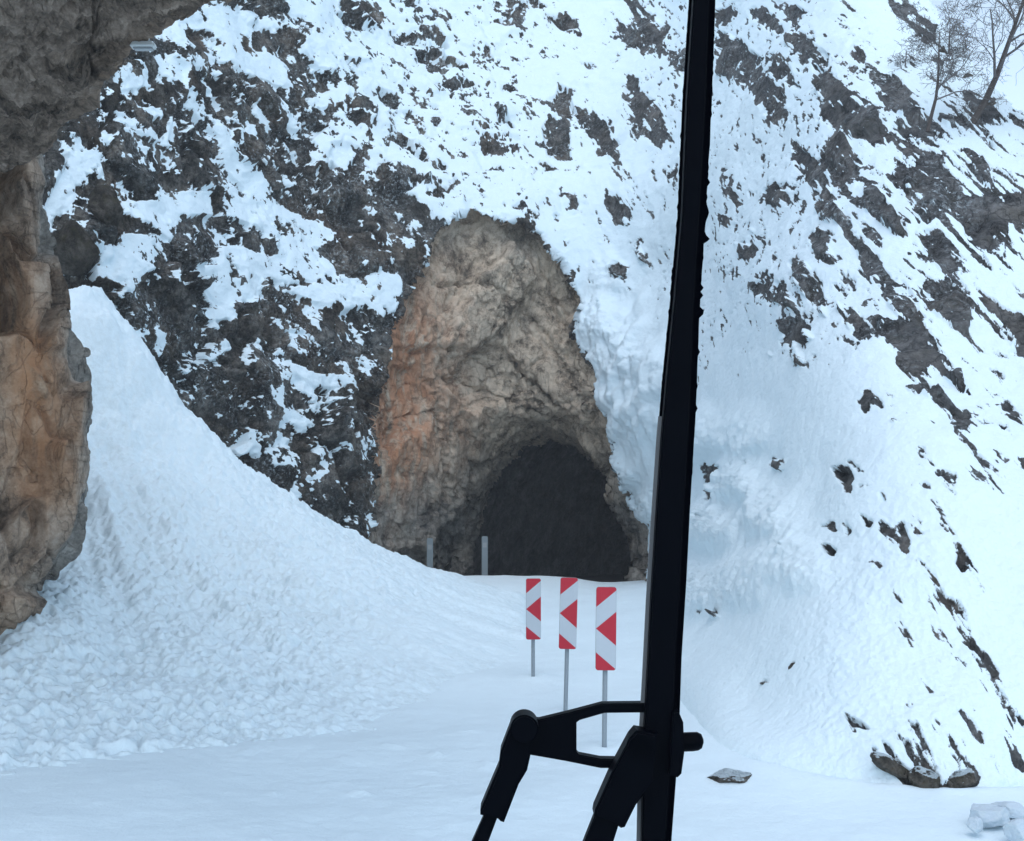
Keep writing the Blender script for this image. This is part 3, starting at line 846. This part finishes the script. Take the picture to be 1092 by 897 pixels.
# ------------------------------------------------------------------ near rock arch: wall and roof we look out from under
arch = empty('rock_arch', (-5.6, 14.6, 0.0), 'near rough rock arch with grey roof and orange streaked wall at left', 'rock arch')
A0 = np.array(arch.location)
ev = np.array([90, 160, 200, 240, 300, 340, 370, 400, 440, 470, 500, 520, 545, 572, 590, 612, 632, 660, 695, 720, 790])
eu = np.array([36, 38, 42, 47, 57, 66, 80, 90, 95, 91, 93, 83, 84, 82, 76, 52, 34, 16, -2, -12, -40])
wv = np.arange(60, 800, 1.3)
E = np.interp(wv, ev, eu) + 2.5 * perlin(np.stack([wv * 0.05, wv * 0, wv * 0], -1)) + 1.5 * perlin(np.stack([wv * 0.16, wv * 0 + 4, wv * 0], -1))
nfront = 260
tcol = np.concatenate([-(np.linspace(1, 0, nfront) ** 1.7), np.linspace(0.03, 1, 40)])
TT, VV = np.meshgrid(tcol, wv)
EE = np.repeat(E[:, None], len(tcol), 1)
UU = EE + np.minimum(TT, 0) * 330
dist_e = -np.minimum(TT, 0) * 330
DW = 14.55 + 0.006 * (UU) + 0.55 * np.exp(-dist_e / 13.0) - 0.8 * sstep(dist_e, 20, 330) + (590 - VV) * 0.0008
WP = at(UU, VV, DW)
back = np.maximum(TT, 0)[..., None]
WP = WP + back * np.array([-2.2, 4.0, 0.1])
WN = grid_normals(WP)
blk, edge = cells(aniso(WP, np.array([0.12, 0, 0.99]), 0.42) * 1.15 + 0.3 * np.stack([fbm(WP * 0.8, 3), fbm(WP * 0.8, 3, 0.5, 9), fbm(WP * 0.8, 3, 0.5, 19)], -1), 5.5)
cr = np.abs(perlin(aniso(WP, np.array([0.35, 0, -0.94]), 0.3) * 1.6 + 3))
dsp = 0.30 * fbm(aniso(WP, np.array([0, 0, 1.0]), 0.5) * 0.9, 3, 0.5, 2) + 0.62 * (blk - 0.5) * sstep(edge, 0.0, 0.10) + 0.07 * ridged(aniso(WP, np.array([0, 0, 1.0]), 0.5) * 2.2, 5) - 0.10 * sstep(edge, 0.10, 0.0) - 0.10 * sstep(cr, 0.08, 0.0)
dsp *= 1 - 0.5 * np.exp(-dist_e / 10.0)
WP2 = WP + WN * dsp[..., None]
rustw = np.clip(1.1 * np.exp(-(((UU - 38 - 0.02 * (VV - 400)) / 24) ** 2 + ((VV - 430) / 100) ** 2)) + 0.4 * np.exp(-(((UU - 12) / 18) ** 2 + ((VV - 320) / 120) ** 2)), 0, 1)
greyw = np.clip(0.75 * np.exp(-dist_e / 22.0) + 0.4 * fbm(WP * 0.9, 3, 0.5, 28) + 0.22 - 0.5 * rustw, 0, 1)
mesh_from('side_wall', WP2.reshape(-1, 3) - A0, grid_quads(*UU.shape), M_wall, arch, {'rust': rustw, 'grey': greyw})

# roof: underside rising over us, with an outer face climbing behind its lip
lip_u = np.array([-420, -120, -20, 0, 24, 42, 62, 84, 98, 106, 120, 138, 152, 166, 186, 204, 222, 250, 300, 420, 560])
lip_v = np.array([236, 200, 182, 178, 168, 152, 138, 122, 106, 88, 72, 56, 46, 36, 20, 8, -4, -24, -56, -120, -190])
ru = axis([(-420, -30, 6), (-30, 260, 1.3), (260, 560, 6)])
lv = np.interp(ru, lip_u, lip_v) + 3.0 * perlin(np.stack([ru * 0.06, ru * 0 + 7, ru * 0], -1)) + 1.6 * perlin(np.stack([ru * 0.2, ru * 0 + 2, ru * 0], -1))
rb = np.concatenate([-np.linspace(1, 0.04, 20), np.linspace(0, 260, 201), np.linspace(266, 380, 12)])
RB, RU = np.meshgrid(rb, ru, indexing='ij')
LV = np.repeat(lv[None], len(rb), 0)
RV = LV - np.maximum(RB, 0)
roof_z = 3.15 + 0.5 * sstep(RU, 150, 560)
lipD = roof_z * F / (497 - np.repeat(lv[None], len(rb), 0))
RD = np.clip(roof_z * F / np.maximum(497 - RV, 60), 2.2, 16.0)
RD = RD + 0.5 * np.exp(-np.maximum(RB, 0) / 16.0)
RP = at(RU, RV, RD)
RP = RP + np.maximum(-RB, 0)[..., None] * np.array([-0.6, 2.0, 3.5])
RN = grid_normals(RP)
sdir = np.array([0.62, -0.75, 0.2]); sdir /= np.linalg.norm(sdir)
RPa = aniso(RP, sdir, 0.35)
blk, edge = cells(RPa * 1.7 + 0.3 * np.stack([fbm(RP, 3), fbm(RP, 3, 0.5, 9), fbm(RP, 3, 0.5, 19)], -1), 2.5)
dsp = 0.22 * fbm(RPa * 0.9, 3, 0.5, 2) + 0.26 * (blk - 0.5) * sstep(edge, 0.0, 0.22) + 0.09 * ridged(RPa * 2.6, 5) + 0.10 * ridged(RPa * 5.5, 4, 0.6, 8) + 0.04 * fbm(RPa * 13, 3, 0.6)
dsp *= 1 - 0.6 * np.exp(-np.abs(RB) / 6.0)
RP2 = RP + RN * dsp[..., None]
rr_ = np.clip(0.5 * np.exp(-(np.maximum(RB, 0) / 14.0)) * sstep(RU, 60, 110), 0, 1)
gr_ = np.clip(0.3 + 0.6 * fbm(RP, 3, 0.5, 28), 0, 1)
mesh_from('roof', RP2.reshape(-1, 3) - A0, grid_quads(*RU.shape, flip=True), M_roof, arch, {'rust': rr_, 'grey': gr_})

# tunnel lamp hanging at the lip of the roof
lp = at(153, 48, 9.6)
lamp = empty('tunnel_lamp', lp, 'long grey lamp fitting hanging at the lip of the near rock roof', 'lamp')
bm = bmesh.new()
bmesh.ops.create_cube(bm, size=1)
for vtx in bm.verts:
    vtx.co.x *= 0.205; vtx.co.y *= 0.10; vtx.co.z *= 0.05
    if vtx.co.z > 0:
        vtx.co.x *= 0.8; vtx.co.y *= 0.7
bmesh.ops.bevel(bm, geom=bm.edges[:], offset=0.012, segments=3, affect='EDGES')
bm_obj('housing', bm, M_lampg, lamp)
bm = bmesh.new()
bmesh.ops.create_cube(bm, size=1)
for vtx in bm.verts:
    vtx.co.x *= 0.15; vtx.co.y *= 0.07; vtx.co.z = vtx.co.z * 0.02 - 0.03
bmesh.ops.bevel(bm, geom=bm.edges[:], offset=0.006, segments=2, affect='EDGES')
bm_obj('diffuser', bm, M_lampd, lamp)
for sx_ in (-0.06, 0.06):
    bm = bmesh.new()
    bmesh.ops.create_cone(bm, cap_ends=True, segments=8, radius1=0.008, radius2=0.008, depth=0.16, matrix=__import__('mathutils').Matrix.Translation((sx_ - 0.02, 0.0, 0.09)))
    bm_obj('hanger', bm, M_lampg, lamp)


# ------------------------------------------------------------------ chevron boards
def prism(bm, poly, y0, y1, mi=0):
    a = [bm.verts.new((x, y0, z)) for x, z in poly]
    b = [bm.verts.new((x, y1, z)) for x, z in poly]
    n = len(poly)
    fs = [bm.faces.new(a[::-1]), bm.faces.new(b)]
    for i in range(n):
        fs.append(bm.faces.new((a[i], a[(i + 1) % n], b[(i + 1) % n], b[i])))
    for f in fs:
        f.material_index = mi
    bmesh.ops.recalc_face_normals(bm, faces=fs)
    return fs


def clip_poly(poly, a, b, c):
    """keep a*x+b*y<=c"""
    out = []
    for i in range(len(poly)):
        p, q = poly[i], poly[(i + 1) % len(poly)]
        dp, dq = a * p[0] + b * p[1] - c, a * q[0] + b * q[1] - c
        if dp <= 0:
            out.append(p)
        if dp * dq < 0:
            t = dp / (dp - dq)
            out.append((p[0] + t * (q[0] - p[0]), p[1] + t * (q[1] - p[1])))
    return out


def rounded(w, h, r, n=5):
    pts = []
    for cx, cz, a0 in ((w / 2 - r, h - r, 0), (-w / 2 + r, h - r, 90), (-w / 2 + r, r, 180), (w / 2 - r, r, 270)):
        for k in range(n + 1):
            a = math.radians(a0 + 90 * k / n)
            pts.append((cx + r * math.cos(a), cz + r * math.sin(a)))
    return pts


def make_chevron(uv_top, uv_base, D, hpx, tilt, turn, label):
    hgt = hpx / F * D
    base = at(uv_base[0], uv_base[1], D)
    top = at(uv_top[0], uv_top[1], D)
    tot = top[2] - base[2]
    wdt = hgt * 0.247
    root = empty('chevron_sign', (base[0], base[1], base[2]), label, 'road sign', 'red and white chevron boards before the tunnel')
    root.rotation_euler = (0, math.radians(tilt), math.radians(turn))
    z0 = tot - hgt
    # board: backing plate, and stripes as flat sheeting on its face
    bm = bmesh.new()
    out = [(x, z + z0) for x, z in rounded(wdt, hgt, wdt * 0.13)]
    prism(bm, out, 0.0, 0.022)
    board = bm_obj('board', bm, M_back, root)
    ins = [(x * 0.985, (z - hgt / 2) * 0.996 + hgt / 2) for x, z in rounded(wdt, hgt, wdt * 0.13)]
    sl = 1.08 * hgt * 0.22 / wdt * 1.0           # rise of the slanting stripe edges
    # lines z = c + m*x ; upper pair slope up to the right, lower pair slope down
    m = hgt * 0.205 / wdt
    half = wdt / 2
    zc = hgt * 0.50
    for nm, pieces, mm in (('red_stripes', 'r', M_red), ('white_stripes', 'w', M_white)):
        bm = bmesh.new()
        if pieces == 'r':
            polys = [clip_poly(ins, m, -1, -(hgt * 0.86 + 0)),                                   # top left corner
                     clip_poly(clip_poly(ins, -m, 1, m * half + zc), -m, -1, m * half - zc),     # arrow triangle
                     clip_poly(ins, m, 1, hgt * 0.115)]                                          # bottom left corner
        else:
            up = clip_poly(clip_poly(ins, -m, -1, -(m * half + zc) + 0.0) if False else ins, -m, 1, 1e9)
            p1 = clip_poly(ins, -m, 1, hgt * 0.86); p1 = clip_poly(p1, m, -1, -(m * half + zc))
            p2 = clip_poly(ins, -m, -1, -hgt * 0.115); p2 = clip_poly(p2, m, 1, zc - m * half)
            polys = [p1, p2]
        if pieces == 'r':
            p1 = clip_poly(ins, m, -1, -hgt * 0.86)
            p2 = clip_poly(clip_poly(ins, -m, 1, m * half + zc), -m, -1, m * half - zc)
            p3 = clip_poly(ins, m, 1, hgt * 0.115)
            polys = [p1, p2, p3]
        for pl in polys:
            if len(pl) > 2:
                prism(bm, [(x, z + z0) for x, z in pl], -0.003, 0.0005)
        bm_obj(nm, bm, mm, board)
    bm = bmesh.new()
    rp = 0.0245
    prof = [(rp * math.cos(a) + 0.0, rp * math.sin(a) + 0.05) for a in np.linspace(0, 2 * math.pi, 15)[:-1]]
    vb = [bm.verts.new((x, y, -0.5)) for x, y in prof]; vt = [bm.verts.new((x, y, tot - 0.04)) for x, y in prof]
    for i in range(14):
        bm.faces.new((vb[i], vb[(i + 1) % 14], vt[(i + 1) % 14], vt[i]))
    bm.faces.new(vt)
    bm_obj('post', bm, M_post, root, smooth=True)
    for zz in (z0 + hgt * 0.2, z0 + hgt * 0.8):
        bm = bmesh.new()
        prism(bm, [(-0.04, zz - 0.015), (0.04, zz - 0.015), (0.04, zz + 0.015), (-0.04, zz + 0.015)], 0.0225, 0.078)
        bm_obj('clamp', bm, M_post, root)
    return root


S_G = 2.8 * F
make_chevron((647.5, 626), (645, 802), S_G / (802 - 497), 88, 0.75, 2, 'nearest and largest red and white chevron board, on a post right of the other two')
make_chevron((607.5, 616), (603.5, 757), S_G / (757 - 497), 75.5, 1.6, 3, 'middle red and white chevron board, leaning slightly to the right on its post')
make_chevron((568.5, 617), (569, 724), S_G / (724 - 497), 64.5, 0.0, 6, 'farthest and smallest red and white chevron board, left of the other two')


# ------------------------------------------------------------------ marker posts in the tunnel mouth
def marker(u, v, wpx, D, lab):
    p = at(u, v, D)
    h = p[2] + 0.3
    w = wpx / F * D
    root = empty('marker_post', (p[0], p[1], -0.3), lab, 'post', 'pale posts in the tunnel mouth')
    bm = bmesh.new()
    prism(bm, [(x, z) for x, z in rounded(w, h, w * 0.2)], -0.03, 0.03)
    bmesh.ops.bevel(bm, geom=[e for e in bm.edges if abs(e.verts[0].co.y - e.verts[1].co.y) < 1e-5], offset=0.008, segments=2, affect='EDGES')
    bm_obj('post_body', bm, M_marker, root)
    bm = bmesh.new()
    prism(bm, [(-w * 0.3, h - 0.28), (w * 0.3, h - 0.28), (w * 0.3, h - 0.16), (-w * 0.3, h - 0.16)], -0.034, -0.029)
    bm_obj('reflector', bm, M_back, root)


marker(458.5, 574, 6.5, 31.2, 'pale marker post at tunnel mouth, half buried where the snow heap ends')
marker(517, 572, 6.5, 31.4, 'pale marker post standing before the dark part of the tunnel mouth')


# ------------------------------------------------------------------ boulders and snow clods
def boulder_mesh(size, seed, squash=(1, 1, 0.7), facet=True):
    rs = np.random.RandomState(seed)
    bm = bmesh.new()
    bmesh.ops.create_icosphere(bm, subdivisions=5, radius=1.0)
    P_ = np.array([v.co[:] for v in bm.verts])
    for k in range(16):
        n = rs.normal(size=3); n /= np.linalg.norm(n)
        c = 0.62 + 0.25 * rs.rand()
        d = P_ @ n - c
        P_ = P_ - np.maximum(d, 0)[:, None] * n * (0.92 if facet else 0.5)
    o = seed * 3.1
    P_ *= (1 + 0.12 * fbm(P_ * 1.6 + o, 3) + 0.05 * fbm(P_ * 6 + o, 3))[:, None]
    P_ *= np.array(squash) * size
    for v, p in zip(bm.verts, P_):
        v.co = p
    return bm


def boulder_mat(name='boulder_rock', k=1.0, snow_at=0.72):
    m, nt, b = mat(name)
    v = mapped(nt)
    c, t = rock_color(nt, v, tuple(tuple(x * k for x in q) for q in ((0.03, 0.027, 0.023), (0.12, 0.106, 0.09), (0.28, 0.25, 0.22))))
    c = mixc(nt, math_(nt, 'MULTIPLY', ramp(nt, noise(nt, v, 6, 5, 0.6), [(0.5, 0.0), (0.65, 1.0)]), 0.5), c, (0.06, 0.055, 0.025))
    nb, crack = rock_bump(nt, v, 1.0)
    geo = N(nt, 'ShaderNodeNewGeometry')
    sep = N(nt, 'ShaderNodeSeparateXYZ'); L(nt, geo.outputs['Normal'], sep.inputs[0])
    up = math_(nt, 'ADD', sep.outputs[2], math_(nt, 'MULTIPLY', math_(nt, 'SUBTRACT', noise(nt, v, 9, 5, 0.7), 0.5), 1.1))
    f = ramp(nt, up, [(snow_at, 0.0), (snow_at + 0.12, 1.0)])
    L(nt, mixc(nt, f, c, SNOW), b.inputs['Base Color'])
    L(nt, nb, b.inputs['Normal'])
    b.inputs['Roughness'].default_value = 0.9
    b.inputs['Specular IOR Level'].default_value = 0.15
    return m


M_boulder = boulder_mat()
M_dark = boulder_mat('dark_block_rock', 0.62, 0.86)


def boulder(u, v, D, wpx, squash, seed, label, rot=0.0, name='boulder', m=None, cat='rock', group=None, facet=True, tilt=0.0):
    p = at(u, v, D)
    o = bm_obj(name, boulder_mesh(wpx / F * D / 2, seed, squash, facet), m or M_boulder, smooth=True)
    o.location = p
    o.rotation_euler = (0, tilt, rot)
    tag(o, label, cat, group)
    return o


boulder(779, 828, 11.0, 54, (1, 0.9, 0.28), 3, 'flat brown rock lying in smooth snow right of the wiper pin', 0.2)
boulder(954, 820, 10.68, 46, (1.3, 0.7, 0.42), 5, 'long jagged dark rock sloping down right, left end of the outcrop at the slope foot', 0.1, tilt=0.55)
boulder(985, 832, 10.55, 36, (1.0, 0.85, 0.75), 9, 'big rounded brown boulder in the middle of the outcrop at the slope foot', 0.4, tilt=0.3)
boulder(1022, 832, 10.64, 44, (1.1, 0.8, 0.52), 12, 'mossy dark boulder, right end of the outcrop at the slope foot', -0.2, tilt=-0.5)
boulder(848, 712, 12.55, 18, (1, 0.8, 0.75), 15, 'small round dark rock alone on the smooth snow shoulder', 0.3)
boulder(817, 728, 12.85, 13, (1.1, 0.8, 0.45), 18, 'tiny flat rock poking from smooth snow below left of the lone round rock', 0.3)

boulder(79, 266, 23.2, 62, (0.9, 0.7, 1.05), 61, 'dark angular block directly above the top of the avalanche heap', 0.5, 'boulder', M_dark)
boulder(113, 222, 24.0, 48, (0.9, 0.7, 1.05), 64, 'dark tilted block on the cliff, up and right of the block above the heap', 0.2, 'boulder', M_dark, tilt=-0.4)

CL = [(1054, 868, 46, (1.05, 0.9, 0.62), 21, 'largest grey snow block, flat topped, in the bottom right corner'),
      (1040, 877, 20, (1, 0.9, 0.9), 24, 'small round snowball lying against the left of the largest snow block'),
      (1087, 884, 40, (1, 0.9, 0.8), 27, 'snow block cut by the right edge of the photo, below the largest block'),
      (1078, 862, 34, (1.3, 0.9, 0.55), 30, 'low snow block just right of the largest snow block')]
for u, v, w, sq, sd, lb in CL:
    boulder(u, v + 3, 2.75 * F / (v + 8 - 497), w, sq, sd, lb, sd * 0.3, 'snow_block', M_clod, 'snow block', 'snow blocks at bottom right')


# ------------------------------------------------------------------ bare trees
def tube_into(V_, Q_, pts, rad, n=6):
    pts = np.array(pts); base = sum(len(x) for x in V_)
    k = len(pts)
    tan = np.gradient(pts, axis=0); tan /= np.linalg.norm(tan, axis=1)[:, None] + 1e-9
    ref = np.array([0.3, 1.0, 0.2])
    a = np.cross(tan, ref); a /= np.linalg.norm(a, axis=1)[:, None] + 1e-9
    b = np.cross(tan, a)
    th = np.linspace(0, 2 * math.pi, n + 1)[:-1]
    rg = pts[:, None] + np.array(rad)[:, None, None] * (a[:, None] * np.cos(th)[None, :, None] + b[:, None] * np.sin(th)[None, :, None])
    V_.append(rg.reshape(-1, 3))
    for i in range(k - 1):
        for j in range(n):
            Q_.append((base + i * n + j, base + i * n + (j + 1) % n, base + (i + 1) * n + (j + 1) % n, base + (i + 1) * n + j))


def grow(rs, start, direc, length, rad, level, maxl, V1, Q1, V2, Q2, lift, spread, minr):
    n = 7 if level < 2 else 5
    pts = [np.array(start)]; d = np.array(direc, float); d /= np.linalg.norm(d)
    for i in range(n - 1):
        d = d + rs.normal(size=3) * (0.10 + 0.05 * level) + np.array([0, 0, lift])
        d /= np.linalg.norm(d)
        pts.append(pts[-1] + d * length / (n - 1))
    rad_l = np.linspace(rad, max(rad * (0.22 if level == 0 else 0.4), minr), n)
    if level == 0:
        tube_into(V1, Q1, pts, rad_l, 8)
    else:
        tube_into(V2, Q2, pts, rad_l, 5 if level < 2 else 3)
    if level >= maxl:
        return
    nb = {0: 9, 1: 7, 2: 6, 3: 4}.get(level, 3)
    for k in range(nb):
        t = 0.28 + 0.72 * (k + rs.rand() * 0.6) / nb if level == 0 else 0.15 + 0.85 * (k + rs.rand()) / nb
        i = min(int(t * (n - 1)), n - 2); f = t * (n - 1) - i
        p = pts[i] * (1 - f) + pts[i + 1] * f
        tdir = pts[i + 1] - pts[i]; tdir /= np.linalg.norm(tdir)
        side = rs.normal(size=3); side -= tdir * (side @ tdir); side /= np.linalg.norm(side)
        nd = tdir * (1 - spread * 0.5) + side * spread
        grow(rs, p, nd, length * (0.62 - 0.25 * t) * (0.75 + 0.5 * rs.rand()), max(rad_l[i] * 0.5, minr), level + 1, maxl, V1, Q1, V2, Q2, lift, spread, minr)


def bare_tree(name, base, direc, length, rad, seed, label, cat, maxl=4, lift=0.02, spread=0.75, minr=0.0032):
    root = empty(name, base, label, cat)
    rs = np.random.RandomState(seed)
    V1, Q1, V2, Q2 = [], [], [], []
    grow(rs, (-0.06 * direc[0], 0.06, -0.12), direc, length, rad, 0, maxl, V1, Q1, V2, Q2, lift, spread, minr)
    mesh_from('trunk', np.concatenate(V1), Q1, M_bark, root)
    mesh_from('branches', np.concatenate(V2), Q2, M_twig, root)
    return root


b1 = at(1040, 124, 20.6)
bare_tree('bare_tree', b1, (0.62, -0.1, 0.9), 2.7, 0.062, 5, 'larger bare tree leaning right at the top right corner against pale sky', 'tree', 4, 0.02, 0.8)
b2 = at(991, 132, 20.4)
bare_tree('bare_tree', b2, (0.22, 0.0, 1.0), 1.7, 0.034, 9, 'smaller bare tree with a thin trunk on the snowy slope left of the leaning tree', 'tree', 4, 0.01, 0.95)
b3 = at(968, 88, 22.6)
bare_tree('bare_shrub', b3, (0.1, 0, 1), 0.75, 0.02, 21, 'low bare shrub of grey twigs on the ridge left of both trees', 'shrub', 3, 0.0, 1.0)
b4 = at(1012, 62, 23.0)
bare_tree('bare_shrub', b4, (0.1, 0, 1), 1.0, 0.02, 33, 'thin bare shrub behind the brown outcrop on the skyline', 'shrub', 3, 0.0, 0.9)

# outcrops on the skyline
boulder(990, 36, 24.6, 40, (0.9, 0.7, 1.0), 41, 'brown rock tooth on the skyline left of the bare trees', 0.3, 'rock_outcrop', None, 'outcrop', tilt=0.5)
boulder(1004, 66, 23.2, 30, (0.55, 0.6, 1.25), 44, 'narrow upright brown outcrop just below the skyline tooth', 0.1, 'rock_outcrop', None, 'outcrop', tilt=0.15)
boulder(1032, 96, 22.3, 42, (0.9, 0.7, 0.8), 47, 'brown outcrop behind the foot of the leaning tree', 0.6, 'rock_outcrop', None, 'outcrop', tilt=0.5)
boulder(1054, 120, 21.2, 40, (0.9, 0.7, 0.62), 52, 'dark rock on which the leaning tree stands', 0.2, 'rock_outcrop', None, 'outcrop', tilt=-0.3)

# ------------------------------------------------------------------ wiper outside the windscreen
WD = 1.0
wip = empty('windscreen_wiper', at(600, 905, WD), 'black windscreen wiper standing upright with two pivoting arms in front of the snow', 'wiper')
W0_ = np.array(wip.location)


def slab(name, px, D, thick, mm, bev=0.0012, parent=wip, closed_quads=None):
    pts = at([p[0] for p in px], [p[1] for p in px], [D] * len(px)) - W0_
    bm = bmesh.new()
    a = [bm.verts.new(p - np.array([0, thick / 2, 0])) for p in pts]
    b = [bm.verts.new(p + np.array([0, thick / 2, 0])) for p in pts]
    n = len(pts)
    f1 = bm.faces.new(a); f2 = bm.faces.new(b[::-1])
    for i in range(n):
        bm.faces.new((a[i], b[i], b[(i + 1) % n], a[(i + 1) % n]))
    bmesh.ops.recalc_face_normals(bm, faces=bm.faces[:])
    if bev:
        ed = list({e for f in (f1, f2) for e in f.edges})
        bmesh.ops.bevel(bm, geom=ed, offset=bev, segments=3, affect='EDGES', clamp_overlap=True)
    return bm_obj(name, bm, mm, parent)


def rod(name, pts_px, rads_px, D, mm, parent=wip, n=20):
    pts = at([p[0] for p in pts_px], [p[1] for p in pts_px], [D] * len(pts_px)) - W0_
    V_, Q_ = [], []
    tube_into(V_, Q_, pts, np.array(rads_px) / F * D, n)
    o = mesh_from(name, np.concatenate(V_), Q_, mm, parent)
    return o


def disc(name, u, v, rpx, D, thick, mm, parent=wip):
    bm = bmesh.new()
    bmesh.ops.create_cone(bm, cap_ends=True, segments=40, radius1=rpx / F * D, radius2=rpx / F * D, depth=thick)
    for vt in bm.verts:
        vt.co = Vector((vt.co.x, vt.co.z, vt.co.y))
    bmesh.ops.recalc_face_normals(bm, faces=bm.faces[:])
    bmesh.ops.bevel(bm, geom=[e for e in bm.edges if abs(e.verts[0].co.y - e.verts[1].co.y) < 1e-6], offset=0.0015, segments=3, affect='EDGES')
    o = bm_obj(name, bm, mm, parent)
    o.location = Vector(at(u, v, D) - W0_)
    return o


rs = np.random.RandomState(4)
bl = np.array([(739, -160), (735, 0), (728, 110), (723, 230), (715, 320), (707, 400), (701, 470), (695, 560), (690, 640), (686, 720), (682, 790), (680, 897), (679, 960)], float)
br = np.array([(766, -160), (762, 0), (758, 110), (752, 220), (745, 330), (741, 440), (735, 540), (731, 620), (726, 700), (723, 790), (715, 897), (711, 960)], float)
vv = np.arange(-160, 960, 4.0)
lu = np.interp(vv, bl[:, 1], bl[:, 0]); ru_ = np.interp(vv, br[:, 1], br[:, 0])
icy = np.exp(-((vv - 240) / 170) ** 2)
crumb = rs.rand(len(vv)) ** 14 * 1.6 + 0.25 * np.abs(perlin(np.stack([vv * 0.023, vv * 0, vv * 0], -1)))
ru2 = ru_ + icy * crumb * 5.0 + 3.5 * np.exp(-((vv - 228) / 7) ** 2)
lu2 = lu - icy * 1.5 * rs.rand(len(vv)) ** 4
# frame of the blade
slab('blade_frame', list(zip(lu + 3.5, vv)) + list(zip((ru_ - 6)[::-1], vv[::-1])), WD - 0.004, 0.014, M_black, 0.0015)
# rubber lip on the outer side with crumbs of ice on its edge
slab('rubber_lip', list(zip(ru_ - 9, vv)) + list(zip(ru2[::-1], vv[::-1])), WD + 0.012, 0.010, M_rubber, 0.0)
sel = vv <= 960
slab('edge_strip', list(zip(lu2[sel], vv[sel])) + list(zip((lu + 6)[sel][::-1], vv[sel][::-1])), WD + 0.010, 0.006, M_rubber, 0.0)
m1 = (vv > 440) & (vv < 905)
slab('steel_edge_glint', list(zip((lu - 1.2)[m1], vv[m1])) + list(zip((lu + 3.0)[m1][::-1], vv[m1][::-1])), WD + 0.001, 0.003, M_strip, 0.0)  # pale metal strip whose grey paints in the highlight along the blade edge
# clip plate and pivot pin
slab('clip_plate', [(716, 757), (722, 756), (727, 768), (728, 800), (725, 822), (721, 826), (712, 824)], WD - 0.008, 0.02, M_black, 0.001)
pin = rod('pivot_pin', [(700, 792), (724, 791.5), (738, 791), (744, 790.5), (748, 790.5), (750, 790.5)], [10, 10, 10, 9.6, 7.5, 2.5], WD + 0.002, M_black)
disc('pivot_cap', 682, 796, 15, WD - 0.016, 0.012, M_black)
# bracket between the two arms (with its open window)
br_ = slab('link_bracket', [(556, 764), (575, 766), (610, 757.5), (642, 749), (690, 748.5), (690, 758.5), (644, 759), (618, 766.5), (614.5, 769), (614.5, 800), (617, 803), (640, 807.5), (668, 808), (668, 817.5), (640, 817.5), (603, 810), (566, 803.5), (556, 796)], WD + 0.004, 0.012, M_black, 0.001)
# left arm: knuckle, sleeve and rod
disc('knuckle', 559, 774.5, 15, WD - 0.006, 0.026, M_black)
slab('arm_sleeve', [(545.5, 768), (549, 763), (572, 772), (566, 800), (562, 818), (553, 833), (537.5, 873), (534, 872), (531, 869), (525, 868), (512.5, 865), (512.5, 860), (532, 814), (534, 798)], WD, 0.024, M_black, 0.002)
slab('arm_rod', [(519, 862), (532, 866), (505, 938), (485, 938)], WD + 0.001, 0.012, M_black, 0.001)
# right arm
slab('arm_sleeve', [(671, 783), (677, 776), (700, 780), (696, 830), (677, 854), (665, 878), (661, 879), (657, 876), (637, 868), (632.5, 866), (633.5, 860), (652, 818)], WD - 0.010, 0.024, M_black, 0.002)
slab('arm_rod', [(636, 862), (661, 872), (640, 938), (606, 938)], WD - 0.008, 0.012, M_black, 0.001)
# ------------------------------------------------------------------ snowy air
bm = bmesh.new()
bmesh.ops.create_cube(bm, size=1)
for vt in bm.verts:
    vt.co.x = vt.co.x * 90; vt.co.y = vt.co.y * 80 + 32; vt.co.z = (vt.co.z + 0.5) * 33 - 3
M_haze = bpy.data.materials.new('haze'); M_haze.use_nodes = True
hn = M_haze.node_tree; hn.nodes.remove(hn.nodes['Principled BSDF'])
pv = hn.nodes.new('ShaderNodeVolumePrincipled')
pv.inputs['Color'].default_value = (0.9, 0.94, 1.0, 1); pv.inputs['Density'].default_value = 0.002
hn.links.new(pv.outputs[0], hn.nodes['Material Output'].inputs['Volume'])
haze = bm_obj('haze', bm, M_haze)
haze['kind'] = 'stuff'

# ------------------------------------------------------------------ world, sun, view
EL, ROT = math.radians(66), math.radians(185)
world = bpy.data.worlds.new('World')
scene.world = world
world.use_nodes = True
nt = world.node_tree
bg = nt.nodes['Background']
sky = nt.nodes.new('ShaderNodeTexSky')
sky.sky_type = 'NISHITA'
sky.sun_disc = False
sky.sun_elevation = EL
sky.sun_rotation = ROT
sky.air_density = 1.0
sky.dust_density = 2.5
sky.ozone_density = 1.0
sky.altitude = 1500
hs = nt.nodes.new('ShaderNodeHueSaturation')
hs.inputs['Hue'].default_value = 0.482
hs.inputs['Saturation'].default_value = 0.66
hs.inputs['Value'].default_value = 2.75
nt.links.new(sky.outputs[0], hs.inputs['Color'])
nt.links.new(hs.outputs[0], bg.inputs['Color'])
bg.inputs['Strength'].default_value = 0.15
sun = bpy.data.lights.new('sun', 'SUN')
sun.energy = 0.95
sun.angle = math.radians(70)
sun.color = (0.97, 0.99, 1.0)
sun_o = bpy.data.objects.new('sun', sun)
COL.objects.link(sun_o)
sdir = Vector((math.sin(ROT) * math.cos(EL), math.cos(ROT) * math.cos(EL), math.sin(EL)))
sun_o.rotation_euler = sdir.to_track_quat('Z', 'Y').to_euler()
scene.view_settings.view_transform = 'Standard'
scene.view_settings.look = 'None'
scene.view_settings.exposure = -0.40
scene.view_settings.gamma = 1.0
scene.cycles.max_bounces = 6
scene.cycles.use_denoising = True
